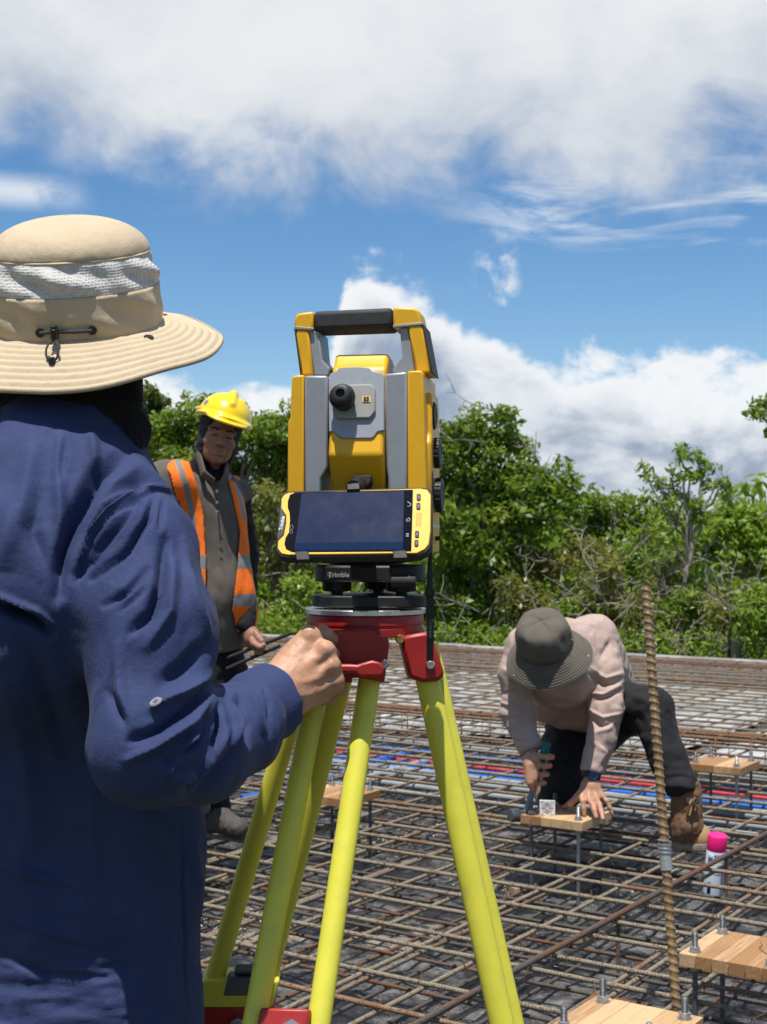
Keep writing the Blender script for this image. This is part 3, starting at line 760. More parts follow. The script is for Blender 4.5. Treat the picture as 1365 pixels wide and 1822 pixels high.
def limb(mb, a, b, r0, r1, rr, k=5, wob=.08, n=7):
    a, b = Vector(a), Vector(b); L = (b-a).length; P = [a]
    for i in range(1, k): P.append(a.lerp(b, i/k)+Vector((rr.uniform(-1, 1), rr.uniform(-1, 1), rr.uniform(-.4, .8)))*wob*L)
    P.append(b); mb.tube(P, [r0+(r1-r0)*i/k for i in range(k+1)], n); return P
def tree(name, label, cat, D, lobes, base, mat, seed, size=.075, per=42, spread=.17, dens=1.0, tone=.45, bark=None, depth=.9, twigs=14, group=None, trunk=.05, aspect=.45, bare=0, floor=.05):
    rr = random.Random(seed); r = np.random.default_rng(seed)
    bx = (base[0]-CX)/F*D; o = thing(name, label, cat, (bx, D, floor), group); L0 = Vector((bx, D, floor))
    cents = []; mb = MB(); LC = []
    for q in lobes:
        px, py, rp = q[:3]; dd = q[3] if len(q) > 3 else rr.uniform(-.35, .35); R_ = rp/F*D; c = at(px, py, D+dd)-L0; LC.append((c, R_))
        m = max(3, int(dens*26*(R_/.35)**2)); u = r.normal(size=(m, 3)); u /= np.linalg.norm(u, axis=1)[:, None]; u *= (r.random(m)**.5)[:, None]*R_
        u[:, 1] *= depth
        cents += [c+Vector(k) for k in u]
    leaves('crown', cents, per, spread, size, mat, o, seed, tone, aspect)
    fork = Vector(((base[1]-CX)/F*D-bx, 0, max(.25, at(0, base[2], D).z-floor))) if len(base) > 2 else Vector((0, 0, .5))
    limb(mb, (0, 0, -.2), fork, trunk, trunk*.75, rr, 6, .04, 9)
    for c, R_ in LC: limb(mb, fork.lerp(Vector((0, 0, 0)), rr.uniform(0, .3)), c, trunk*.55, .010, rr, 5, .07)
    mb.build('trunk', bark or M_bark, o)
    tw = MB()
    for c in rr.sample(cents, min(len(cents), twigs*3)):
        q = min(LC, key=lambda e: (e[0]-c).length)[0]; limb(tw, q.lerp(c, .1), c+Vector((rr.gauss(0, .06), rr.gauss(0, .06), rr.gauss(.03, .06))), .007, .003, rr, 4, .12, 5)
    for k in range(int(bare*.38)):
        c, R_ = rr.choice(LC); s = c+Vector((rr.uniform(-1, 1)*R_, -abs(rr.gauss(.3, .3))*R_-R_*.35, rr.uniform(-1.2, .6)*R_)); P = [s]
        d = Vector((rr.uniform(-1, 1), rr.uniform(-.6, .1), rr.uniform(-.1, 1))).normalized()
        for i in range(5): d = (d+Vector((rr.gauss(0, .35), rr.gauss(0, .2), rr.gauss(0, .35)))).normalized(); P.append(P[-1]+d*rr.uniform(.07, .16))
        tw.tube(P, [.010, .009, .007, .006, .004, .003], 5)
        for i in (2, 3, 4): e = (d+Vector((rr.gauss(0, .7), rr.gauss(0, .3), rr.gauss(0, .7)))).normalized(); tw.tube([P[i], P[i]+e*.12, P[i]+e*.2+Vector((rr.gauss(0,.03), 0, .03))], [.005, .004, .002], 4)
    if tw.v: tw.build('twigs', M_twig if bare else (bark or M_bark), o, kind='stuff')
    return o
G1 = None
tree('tree', 'tallest broad leaved tree, directly right of the yellow instrument', 'tree', 15.0,
     [(835, 762, 38), (885, 755, 36), (915, 790, 34), (800, 800, 45), (855, 815, 55), (920, 840, 40), (950, 875, 45), (1000, 862, 38), (880, 890, 60), (815, 880, 55), (960, 925, 50), (1010, 905, 35), (850, 960, 60), (920, 985, 50), (800, 1010, 55), (770, 930, 50), (760, 850, 45), (870, 1040, 50)],
     (845, 850, 960), M_leaf, 11, size=.085, per=46, tone=.42, bare=14, trunk=.07)
tree('tree', 'leafy green tree behind the yellow hard hat', 'tree', 17.5,
     [(335, 735, 40), (300, 775, 50), (385, 770, 60), (450, 770, 55), (495, 755, 45), (520, 800, 50), (340, 830, 60), (420, 840, 60), (490, 860, 60), (280, 840, 45), (550, 760, 45), (600, 800, 55), (580, 880, 60)],
     (400, 410, 900), M_leaf, 12, size=.085, per=46, tone=.55, bare=9, trunk=.08)
tree('tree', 'dark ragged tree against the cloud, beside the hat brim', 'tree', 24,
     [(262, 700, 16), (275, 722, 20), (258, 745, 24), (285, 750, 20), (225, 735, 30), (200, 770, 45), (262, 790, 30)], (250, 255, 800), M_leaf_dark, 13, size=.14, per=26, spread=.2, tone=.4, trunk=.09)
tree('tree', 'crooked dark trunked tree with pale dead branches between the vest and the tablet', 'tree', 17.0,
     [(470, 900, 40), (500, 930, 45), (455, 960, 40), (530, 990, 45), (560, 950, 50), (480, 1000, 30), (620, 960, 55), (600, 1040, 45)],
     (487, 490, 1010), M_leaf_olive, 14, size=.075, per=34, tone=.55, bare=24, trunk=.085)
tree('shrub', 'bright green bush at the foot of the dark trunk beside the vest', 'shrub', 16.4,
     [(450, 1060, 32), (500, 1085, 30), (560, 1095, 40), (540, 1050, 35), (440, 1110, 25), (610, 1100, 40)], (520, 520, 1120), M_leaf_lime, 15, size=.07, per=44, tone=.5, trunk=.02)
tree('tree', 'slender sapling with an open crown standing up against the cloud', 'tree', 13.6,
     [(1148, 838, 16, 0), (1172, 858, 15, 0), (1195, 850, 17, 0), (1210, 815, 17, 0), (1240, 808, 16, 0), (1228, 845, 24, 0), (1262, 830, 12, 0), (1290, 850, 18, 0), (1300, 882, 15, 0), (1270, 870, 16, 0), (1205, 880, 26, 0), (1235, 900, 26, 0), (1180, 895, 20, 0), (1255, 925, 22, 0), (1200, 940, 26, 0)],
     (1210, 1228, 940), M_leaf_lime, 16, size=.075, per=22, spread=.09, dens=1.5, tone=.38, bark=M_twig, depth=.9, trunk=.026, aspect=.34)
tree('tree', 'tree reaching in at the right edge with bare branches below its leaves', 'tree', 13.2,
     [(1345, 735, 20), (1368, 720, 26), (1395, 745, 35), (1430, 760, 50), (1400, 800, 30), (1450, 830, 60)], (1440, 1430, 880), M_leaf, 17, size=.075, per=30, spread=.10, tone=.4, bare=10, trunk=.05)
tree('tree', 'round bush tree left of the sapling, lower than the tall tree', 'tree', 16.5,
     [(1060, 905, 34), (1110, 895, 34), (1085, 940, 45), (1140, 915, 30), (1030, 950, 40), (1140, 960, 45)], (1090, 1090, 990), M_leaf, 18, size=.085, per=40, tone=.5, bare=6, trunk=.05)
tree('tree', 'broad green tree at the right behind the tall rebar and sapling', 'tree', 15.2,
     [(1290, 935, 42), (1340, 925, 42), (1380, 940, 50), (1310, 985, 48), (1365, 1000, 45), (1250, 970, 40), (1430, 960, 60)], (1320, 1325, 1010), M_leaf_lime, 19, size=.085, per=42, tone=.5, bare=8, trunk=.05)
for k, (px, py, rp, D, m, tn, lab, br) in enumerate((
    (830, 1085, 60, 14.9, M_leaf, .35, 'dark green bush behind the edge beam, just right of the tripod strap', 8),
    (930, 1060, 55, 14.6, M_leaf_olive, .45, 'olive bush behind the hat of the kneeling man', 16),
    (1010, 1010, 60, 14.9, M_leaf_olive, .6, 'brownish twiggy bush above the kneeling man\'s back', 26),
    (1085, 1040, 58, 14.0, M_leaf_olive, .5, 'olive bush full of dead branches, left of the tall rebar tip', 30),
    (1165, 1050, 50, 13.7, M_leaf_olive, .4, 'olive bush with dead branches directly behind the tall rebar tip', 26),
    (1230, 1075, 50, 13.5, M_leaf, .45, 'green bush at the foot of the slender sapling', 18),
    (1300, 1075, 52, 13.0, M_leaf_olive, .5, 'twiggy olive bush right of the sapling trunk', 26),
    (1370, 1085, 55, 12.7, M_leaf_lime, .4, 'bright bush at the right edge behind the short post', 12),
    (1120, 985, 48, 15.0, M_leaf, .5, 'green bush in the middle of the thicket left of the sapling', 12),
    (1010, 1100, 40, 14.0, M_leaf_lime, .4, 'low bright bush behind the kneeling man\'s shoulder', 6),
    (760, 1090, 60, 15.5, M_leaf, .3, 'dark green bush behind the red tripod head', 4),
    (690, 1060, 70, 16.0, M_leaf, .35, 'dark green bush behind the black tribrach', 4),
    (400, 1000, 60, 17.4, M_leaf_olive, .45, 'olive bush behind the man in the vest', 10),
    (330, 960, 70, 17.6, M_leaf, .4, 'dark green bush behind the navy shoulder', 3),
    (1460, 1080, 70, 12.6, M_leaf, .4, 'green bush outside the right edge of the slab corner', 6),
    (150, 950, 110, 18.5, M_leaf, .4, 'large bush hidden behind the man in the sun hat', 3),
)):
    r_ = random.Random(60+k); lob = [(px+r_.uniform(-1, 1)*rp*.8, py+r_.uniform(-.8, .75)*rp, rp*r_.uniform(.38, .6)) for _ in range(6)]+[(px+r_.uniform(-.7, .7)*rp, 1105-r_.uniform(0, 25), rp*.45) for _ in range(3)]
    tree('shrub', lab, 'shrub', D, lob, (px, px, 1110), m, 100+k, size=.075, per=34, spread=.16, tone=tn, bare=br, trunk=.022, twigs=10, group=None)
# tall grass and low growth along the edge beam, and the far wood with its added shade ring as one mass
def far_wood_and_shade_ring():
    r = np.random.default_rng(5); c = []
    for k in range(2700):                                        # some stand unseen behind the camera, added to cut the low sky light
        if k % 3 == 2:
            th = r.uniform(.56*math.pi, 1.44*math.pi); q = r.uniform(15, 20); c.append(Vector((math.sin(th)*q, 5+math.cos(th)*q, r.uniform(-.1, 1)*4.2+.6*math.sin(th*9)))); continue
        D = r.uniform(21, 30); x = r.uniform(-16, 15); c.append(Vector((x, D, r.uniform(-.1, 1.0)**1*1.75+.2*math.sin(x*1.3)+.12*math.sin(x*3.1+D))))
    o = leaves('far_wood_and_shade_ring', c, 34, .42, .20, M_leaf_lime, None, 77, .4); o['kind'] = 'stuff'
far_wood_and_shade_ring()
def undergrowth():
    r = np.random.default_rng(6); c = []
    for k in range(1500):
        a = r.uniform(-14, 7); b = KB+.35+abs(r.normal())*.9; p = ab(a, b, r.uniform(.1, .42)); c.append(p)
    o = leaves('undergrowth', c, 22, .13, .07, M_leaf_lime, None, 78, .5, .35); o['kind'] = 'stuff'
    mb = MB(); rr = random.Random(9)
    for k in range(200):
        p = ab(rr.uniform(-9, 5), KB+.35+abs(rr.gauss(0, .8)), .1); d = Vector((rr.gauss(0, .5), rr.gauss(0, .3), 1)).normalized(); P = [p]
        for i in range(4): d = (d+Vector((rr.gauss(0, .25), rr.gauss(0, .2), rr.gauss(0, .15)))).normalized(); P.append(P[-1]+d*rr.uniform(.08, .26))
        mb.tube(P, [.009, .008, .006, .005, .003], 4)
    mb.build('dead_stems', M_twig, None, kind='stuff')
undergrowth()
# sawn off post behind the edge beam
def post():
    p = on(1328, 1168, .25); p = Vector((p.x, p.y+.35, 0)); mb = MB(); mb.lathe([(.052, -.1), (.05, .3), (.048, .372), (.04, .385)], n=14)
    o = mb.build('timber_post', M_conc, None); o.location = p; tag(o, 'short sawn off round post standing behind the edge beam at the right', 'post')
post()
# ------------------------------------------------------------------ surveying instrument on its tripod
M_yel = material('instrument_yellow', (.72, .385, .006), .38, var=.04, vscale=60, bumps=((900, .00012),), dirt=((.45, .3, .08), .12, 30))
M_gry = material('instrument_grey', (.27, .285, .31), .42, .15, var=.05, vscale=80, bumps=((1200, .0001),))
M_gry2 = material('instrument_panel_grey', (.27, .265, .25), .5, var=.05, vscale=80)
M_blk = material('black_plastic_parts', (.016, .017, .019), .5, var=.2, vscale=70, dirt=((.08, .075, .07), .10, 40), spec=.35)
M_rub = material('black_rubber', (.022, .022, .024), .7, var=.2, vscale=90, bumps=((700, .0002),))
M_glass = material('dark_glass', (.004, .005, .008), .10, var=0, spec=.22)
M_white = material('white_print', (.62, .62, .60), .6, var=0)
M_alu = material('machined_aluminium', (.62, .63, .65), .28, .9, var=.12, vscale=50, bumps=((250, .0002),))
M_red = material('tripod_red', (.31, .012, .010), .45, var=.1, vscale=40, dirt=((.25, .10, .08), .15, 25))
M_leg = material('yellow_fibreglass', (.61, .575, .055), .45, var=.05, vscale=18, bumps=((500, .00015), (60, .0004)), dirt=((.36, .33, .13), .30, 26))
M_bolt = material('steel_bolt', (.45, .45, .45), .3, .9, var=.1)

YAW = math.radians(9); EX = Vector((math.cos(YAW), -math.sin(YAW), 0)); EY = Vector((math.sin(YAW), math.cos(YAW), 0)); EZ = Vector((0, 0, 1))
AX = at(652, 1078, 1.85)                                   # vertical axis, on the tripod plate
CAMP = Vector((0, 0, CAMZ))
def plane_hit(px, py, o, n):
    d = at(px, py, 1.0)-CAMP; t = (o-CAMP).dot(n)/d.dot(n); return CAMP+d*t
def st(px, py, y):
    """local place on the instrument seen at (px, py), y metres behind its axis plane"""
    p = plane_hit(px, py, AX+EY*y, EY)-AX; return Vector((p.dot(EX), y, p.z))
MI = Matrix((EX, EY, EZ)).transposed().to_4x4(); MI.translation = AX
S = thing('total_station', 'yellow and grey surveying total station with carry handle on the tripod', 'surveying instrument', AX); S.matrix_basis = MI
def front(name, pts, y0, y1, mat, parent=S, bevel=.002, segs=2):
    """outline from the front view, y0 (front) to y1 (back)"""
    P = [st(px, py, y0) for px, py in pts]; mb = MB()
    mb.prism([(p.x, p.z) for p in P], (0, y0, 0), (1, 0, 0), (0, 0, 1), (0, y1-y0, 0))
    return mb.build(name, mat, parent, bevel=bevel, segs=segs, angle=32)
YF, YB = -.070, .062
# yokes
front('yoke_cover', [(519, 672), (524, 668), (541, 667), (541, 985), (514, 985), (511, 970), (512, 750), (516, 745), (518, 700)], YF, YB, M_yel, bevel=.006, segs=3)
front('yoke', [(541.6, 668), (583, 668), (584, 830), (572, 850), (574, 985), (541.6, 985)], YF-.001, YB-.006, M_gry, bevel=.003)
front('yoke', [(684, 665), (724.4, 661), (724.4, 985), (690, 985), (690, 850), (687, 830)], YF-.001, YB-.006, M_gry, bevel=.003)
front('yoke_cover', [(725, 660), (748, 659), (753, 663), (755, 720), (757, 800), (760, 900), (761, 985), (725, 985)], YF, YB, M_yel, bevel=.006, segs=3)
a = st(757, 690, YF)
sb = MB(); xr = st(758, 850, YF).x
z = lambda py: st(700, py, -.02).z
sb.prism([(YF+.030, z(702)), (YF+.105, z(700)), (YF+.118, z(760)), (YF+.118, z(955)), (YF+.09, z(968)), (YF+.045, z(968)), (YF+.022, z(900)), (YF+.020, z(790)), (YF+.030, z(775))], (xr-.010, 0, 0), (0, 1, 0), (0, 0, 1), (.014, 0, 0))
sb.build('side_housing', M_yel, S, bevel=.004, segs=3)
for (py, rr_, x0, ln, yy) in ((740, .0175, -.007, .014, -.018), (806, .0195, -.001, .013, -.006), (881, .0225, .001, .013, .000)):
    mb = MB(); c = Vector((xr+x0, yy, st(780, py, yy).z)); pr = [(rr_*.9, 0), (rr_*.9, ln*.3), (rr_, ln*.32), (rr_, ln*.9), (rr_*.92, ln), (rr_*.6, ln), (rr_*.55, ln*.95)]
    mb.lathe(pr, c, (1, 0, 0), 40)
    for k in range(24):
        th = 2*math.pi*k/24; mb.box(c+Vector((ln*.62, math.cos(th)*rr_, math.sin(th)*rr_)), (ln*.5, .0016, .0016), Matrix.Rotation(-th, 3, 'X'))
    mb.build('knob', M_blk, S)
mb = MB(); mb.prism(rounded(.012, .05, .005), (xr+.0028, -.035, z(872)), (0, 1, 0), (0, 0, 1), (.002, 0, 0)); mb.build('side_slot', M_blk, S)
mb = MB(); mb.prism(rounded(.09, .005, .002), (xr+.0025, .0, z(937)), (0, 1, 0), (0, 0, 1), (.0022, 0, 0)); mb.build('side_strip', M_alu, S)
mb = MB(); mb.lathe([(.003, 0), (.003, .0105)], (xr+.000, .0, z(958)), (1, 0, 0), 12); mb.build('side_screw', M_blk, S)
mb = MB(); mb.lathe([(.0022, 0), (.0022, .0012)], (st(753, 684, YF).x-.001, YF+.02, z(684)), (1, 0, 0), 12); mb.build('cover_screw', M_blk, S)
# body between and under the yokes
front('alidade_base', [(520, 930), (758, 925), (758, 988), (520, 990)], YF+.02, YB-.01, M_gry, bevel=.004)
front('alidade_skirt', [(560, 986), (735, 984), (728, 1001), (570, 1003)], -.055, .055, M_blk, bevel=.004)
# telescope: side profile pushed across the gap
TP_ = math.radians(-14); TRM = Matrix.Rotation(TP_, 3, 'X'); TCN = Vector((0, 0, st(634, 742, -.02).z))   # sighting down: the eyepiece side is tipped up
def stt(px, py, yl):
    """place on the tipped telescope, yl metres behind its own mid plane"""
    a_ = MI.inverted() @ CAMP; d_ = MI.inverted().to_3x3() @ (at(px, py, 1.0)-CAMP); n_ = TRM @ Vector((0, 1, 0)); o_ = TCN+n_*yl
    t_ = (o_-a_).dot(n_)/d_.dot(n_); return TRM.inverted() @ (a_+d_*t_-TCN)
zz = lambda py: stt(634, py, -.07).z
xl, xr2 = stt(587, 740, -.074).x, stt(684, 740, -.074).x
def tfront(name, pts, y0, y1, mat, parent, bevel=.001):
    P = [stt(px, py, y0) for px, py in pts]; mb = MB(); mb.prism([(p.x, p.z) for p in P], (0, y0, 0), (1, 0, 0), (0, 0, 1), (0, y1-y0, 0)); return mb.build(name, mat, parent, bevel=bevel, angle=32)
prof = [(-.074, zz(658)), (-.066, zz(645)), (-.058, zz(624)), (-.02, zz(617)), (.03, zz(622)), (.058, zz(640)), (.062, zz(700)), (.062, zz(790)), (.05, zz(835)), (-.012, zz(872)), (-.036, zz(866)), (-.074, zz(811))]
mb = MB(); mb.prism(prof, (xl, 0, 0), (0, 1, 0), (0, 0, 1), (xr2-xl, 0, 0)); T = mb.build('telescope', M_yel, S, bevel=.0045, segs=3, angle=25); T.location = TCN; T.rotation_euler = (TP_, 0, 0)
tfront('telescope_face', [(588, 664), (599, 660), (603, 654), (618, 652.5), (634, 652), (650, 652.5), (658, 654.5), (664, 660), (679, 663), (683.5, 668), (684, 766), (672, 768), (666, 777), (660, 780), (607, 780), (601, 776), (595, 769), (585, 768), (584.5, 670)], -.0765, -.070, M_gry, T, bevel=.0012)
tfront('eyepiece_panel', [(597, 684), (660, 683), (667, 690), (668, 731), (660, 742), (656, 744), (600, 744.5), (592, 735), (590, 692)], -.0815, -.074, M_gry2, T, bevel=.0018)
c = stt(613, 714, -.080); mb = MB()
mb.lathe([(.0135, 0), (.0138, .006), (.0150, .007), (.0150, .012), (.0160, .013), (.0160, .020), (.0135, .022), (.0120, .030), (.0095, .0315), (.0060, .0315), (.0045, .0270)], c, (0, -1, 0), 40)
for k in range(30):
    th = 2*math.pi*k/30; mb.box(c+Vector((math.cos(th)*.0160, -.0165, math.sin(th)*.0160)), (.0016, .007, .0016), Matrix.Rotation(-th, 3, 'Y'))
e = mb.build('eyepiece', M_blk, T)
mb = MB(); mb.lathe([(.0046, 0), (.0046, .001)], c+Vector((0, -.0268, 0)), (0, -1, 0), 20); mb.build('lens', M_glass, e)
lb = tfront('model_label', rounded(15, 11, 2, 4, 652, 710), -.0824, -.081, material('label_yellow', (.66, .50, .12), .5, var=0), T, bevel=0)
q = stt(652, 710, -.0830); text('lettering', 'S5', .0078, M_blk, q, (1, 0, 0), (0, 0, 1), lb, bold=True)
for px, py in ((592, 812), (667, 810)):
    mb = MB(); mb.lathe([(.0019, 0), (.0019, .001)], stt(px, py, -.071)+Vector((0, .0005, 0)), (0, -.6, -.6), 10); mb.build('screw', material('red_screw', (.3, .03, .02), .5, var=0), T)
tfront('sight_socket', [(627, 846), (660, 845), (660, 856), (650, 868), (636, 868), (626, 856)], -.062, -.03, M_blk, T, bevel=.001)
# carry handle
HY0, HY1 = -.052, .004
front('handle_corner', [(523, 580), (524, 564), (530, 557), (558, 553.5), (558, 587), (552, 588), (528, 590)], HY0, HY1, M_yel, bevel=.004, segs=3)
front('handle_grip', [(558, 553), (698.5, 546.5), (698.5, 583), (558, 588)], HY0-.001, HY1+.001, M_rub, bevel=.006, segs=3)
front('handle_corner', [(699, 546), (737, 547), (746, 552), (751, 575), (751, 580), (722, 581), (699, 583.5)], HY0, HY1, M_yel, bevel=.004, segs=3)
front('handle_band', [(523, 580), (558, 583), (558, 587), (524, 586)], HY0-.0012, HY1+.0012, M_gry2, bevel=.0008)
front('handle_band', [(699, 578), (751, 573), (752, 578), (699, 583)], HY0-.0012, HY1+.0012, M_gry2, bevel=.0008)
front('handle_leg', [(525, 586), (549, 588), (558, 668), (536, 668)], HY0, HY1+.01, M_yel, bevel=.003)
front('handle_leg', [(726, 580), (752, 578), (758, 610), (768, 664), (740, 664)], HY0, HY1+.01, M_yel, bevel=.003)
front('handle_edge', [(523.2, 584), (526, 584), (537, 669), (534.5, 669)], HY0-.001, HY1+.011, M_rub, bevel=.0005)
front('handle_edge', [(751.5, 577), (754, 577), (770, 664), (767.5, 664)], HY0-.001, HY1+.011, M_rub, bevel=.0005)
front('handle_bracket', [(549, 588), (568, 589), (573, 640), (586, 655), (586, 668), (558, 668)], HY0+.004, HY1+.006, M_gry, bevel=.002)
front('handle_bracket', [(726, 581), (711, 583), (716, 634), (698, 658), (698, 666), (740, 664)], HY0+.004, HY1+.006, M_gry, bevel=.002)

# tribrach
TB = st(665, 1050, 0)
zp = lambda py: st(660, py, -.05).z
def tri(r, rc, n=7, rot=0.0, c=(0, 0)):
    P = []
    for k in range(3):
        a0 = math.radians(90+120*k)+rot; cx, cy = c[0]+math.cos(a0)*(r-rc), c[1]+math.sin(a0)*(r-rc)
        for i in range(n+1): a_ = a0-math.radians(60)+math.radians(120)*i/n; P.append((cx+rc*math.cos(a_), cy+rc*math.sin(a_)))
    return P
tc_ = (.008, .0)
mb = MB(); mb.prism(tri(.083, .040, rot=math.radians(0), c=tc_), (0, 0, zp(1081)), (1, 0, 0), (0, 1, 0), (0, 0, zp(1060)-zp(1081))); mb.build('base_plate', M_blk, S, bevel=.002)
mb = MB(); mb.prism(tri(.079, .042, rot=math.radians(0), c=tc_), (0, 0, zp(1036)), (1, 0, 0), (0, 1, 0), (0, 0, zp(1006)-zp(1036))); tbp = mb.build('tribrach_plate', M_blk, S, bevel=.003)
for k in range(3):
    a0 = math.radians(90+120*k); c = Vector((tc_[0]+math.cos(a0)*.050, math.sin(a0)*.050, zp(1060)))
    mb = MB(); mb.lathe([(.008, 0), (.008, .004), (.018, .005), (.0185, .017), (.0165, .018), (.009, .0185), (.009, zp(1036)-zp(1060)+.002)], c, n=28)
    for j in range(22):
        th = 2*math.pi*j/22; mb.box(c+Vector((math.cos(th)*.0183, math.sin(th)*.0183, .011)), (.002, .002, .011), Matrix.Rotation(th, 3, 'Z'))
    mb.build('foot_screw', M_blk, S)
mb = MB(); c = st(735, 1034, -.055); mb.tube([c-Vector((.028, 0, 0)), c+Vector((.004, 0, 0))], .0085, 18); mb.build('clamp_knob', M_rub, S, bevel=.001)
mb = MB(); mb.lathe([(.05, zp(1006)), (.05, zp(995))], n=40); mb.build('bearing', M_blk, S)
q = st(603, 1023, -.061)
wu = Vector((1, 0, 0))
text('lettering', 'Trimble', .0088, material('faint_print', (.30, .30, .30), .6, var=0), (q.x, -.0614, q.z), (1, .0, 0), (0, 0, 1), tbp, bold=True)
mb = MB(); qq = st(586, 1023, -.061)
for dx, dz in ((0, 0), (.0018, .0018), (-.0018, .0018), (0, .0036), (0, -.002), (.0018, -.0006)): mb.prism([(0, -.0009), (.0009, 0), (0, .0009), (-.0009, 0)], (qq.x+dx, -.0616, qq.z+dz-.001), (1, 0, 0), (0, 0, 1), (0, .001, 0))
mb.build('emblem', material('faint_print_mark', (.30, .30, .30), .6, var=0), tbp, smooth=False)

# tablet bracket and tablet
TLc, TRc, BLc = at(497, 876, 1.712), at(768, 866, 1.692), at(490, 993, 1.668)
TU = (TRc-TLc).normalized(); TN = (BLc-TLc).cross(TRc-TLc).normalized(); TN = TN if TN.y < 0 else -TN; TW = TN.cross(TU).normalized() if TN.cross(TU).z > 0 else -TN.cross(TU).normalized()
TO = (TRc+BLc)/2
MT = Matrix((TU, TW, TU.cross(TW))).transposed().to_4x4(); MT.translation = TO; TZ = 1 if TU.cross(TW).dot(TN) > 0 else -1
def tb(px, py, h=0.0):
    p = plane_hit(px, py, TO+TN*h, TN)-TO; return p.dot(TU), p.dot(TW)
TB_ = thing('tablet', 'yellow framed handheld data collector lying sideways in the bracket, dark screen', 'tablet', TO); TB_.matrix_basis = MT
def face(name, pts, h0, h1, mat, parent=TB_, bevel=.0004, segs=2, px=True):
    P = [tb(x, y, h1) for x, y in pts] if px else pts
    mb = MB(); mb.prism(P, (0, 0, h0*TZ), (1, 0, 0), (0, 1, 0), (0, 0, (h1-h0)*TZ)); return mb.build(name, mat, parent, bevel=bevel, segs=segs)
out = [(497, 905), (498, 886), (503, 877), (512, 873.5), (752, 866.5), (763, 867), (769, 876), (769, 945), (767, 972), (760, 982), (745, 989), (510, 993), (499, 991), (491, 981), (491, 965)]
face('rubber_case', out, -.016, -.0008, M_rub, bevel=.002)
yo = [(500, 903), (501, 887), (506, 880), (514, 876.5), (748, 869), (760, 871), (766.5, 880), (766, 945), (763, 968), (756, 977), (742, 984), (512, 987), (501, 985), (494, 976), (495, 962), (505, 952), (509, 930), (509, 917)]
M_tyel = material('tablet_yellow', (.80, .44, .006), .4, var=.03)
face('frame', yo, -.006, .0012, M_tyel, bevel=.0008)
face('nameplate', [(499, 901), (508, 917), (508, 930), (504.5, 951), (495, 961), (493.5, 955), (497, 920)], -.004, .0006, M_blk, bevel=.0003)
sc_ = [(512, 892), (516, 880), (526, 876), (735, 871), (734.5, 900), (732, 981), (520, 982.5), (509, 977), (506, 968), (508, 957), (514, 947), (516, 925), (515, 912), (512, 903)]
scr = face('screen', sc_, -.004, .0016, M_glass, bevel=.0003)
def scr_fn(nt, p, tc):
    n = noise(nt, tc, 60, 6, .7); c = mixc(nt, n.step(.5, .7)*.35, (.008, .013, .036), (.022, .026, .042)); nt.links.new(c, p.inputs['Base Color'])
    r = noise(nt, tc, 30, 5, .6)*.2+.12; nt.links.new(r.s, p.inputs['Roughness'])
    p.inputs['Emission Color'].default_value = (.018, .028, .075, 1); p.inputs['Emission Strength'].default_value = .45
M_disp = material('dusty_display', (.02, .03, .07), .15, var=0, fn=scr_fn, spec=.16)
face('display', [(537, 877.5), (719, 873), (717, 978), (524, 979.5)], .0010, .0019, M_disp, scr, bevel=0)
M_tool = material('display_toolbar', (.006, .02, .06), .15, var=0, spec=.16)
face('toolbar', [(528, 966), (717.5, 964), (717, 977), (524.5, 978.5)], .0012, .00215, M_tool, scr, bevel=0)
M_icon = material('icon_white', (.55, .56, .58), .5, var=0)
def icon(name, loops, w=1.0):
    mb = MB()
    for pts in loops:
        P = [Vector((*tb(x, y, .002), .0021*TZ)) for x, y in pts]; mb.tube(P, .00042*w, 5)
    return mb.build(name, M_icon, scr)
icon('back_arrow', [[(725, 893), (728, 895), (731, 896), (731, 899), (728, 901), (725, 901)]])
icon('home_icon', [[(724, 924), (728, 921.5), (729.5, 924), (729, 927), (724.5, 928), (723.5, 926), (724, 924)]])
icon('menu_icon', [[(722.5, 950), (727.5, 950)], [(722.5, 952.3), (727.5, 952.3)], [(722.5, 954.6), (727.5, 954.6)]])
icon('camera_mark', [[(518, 934), (521, 935), (522, 939), (520, 942), (517, 941), (516, 937), (518, 934)], [(517, 943), (520, 944), (521, 947), (518, 950), (516, 948), (516, 945), (517, 943)]], .35)
for px, py in ((745, 884), (744.5, 900), (742, 950), (741, 966)):
    bt = face('button', rounded(7.5, 12, 2.6, 4, px, py), .0008, .0024, M_blk, bevel=.0004)
    mb = MB(); mb.tube([Vector((*tb(px+a_, py+b_, .0026), .0026*TZ)) for a_, b_ in (((-1, -2), (1, 2)) if py != 884 else ((-1.2, 0), (0, -2), (1.2, 0), (0, 2), (-1.2, 0)))], .0003, 5); mb.build('button_mark', M_icon, bt)
for k in range(4):
    x_ = 741.5+k*2.6; face('speaker_slot', [(x_, 912), (x_+.9, 912), (x_-.3, 936), (x_-1.2, 936)], .0009, .0016, material('slot_shadow', (.25, .13, .004), .6, var=0) if k == 0 else bpy.data.materials['slot_shadow'], bevel=0)
x_, y_ = tb(502, 931, .001)
text('lettering', 'Trimble', .0062, M_white, (x_, y_, .0010*TZ), (.10, 1, 0), (-1, .10, 0), TB_, bold=True)
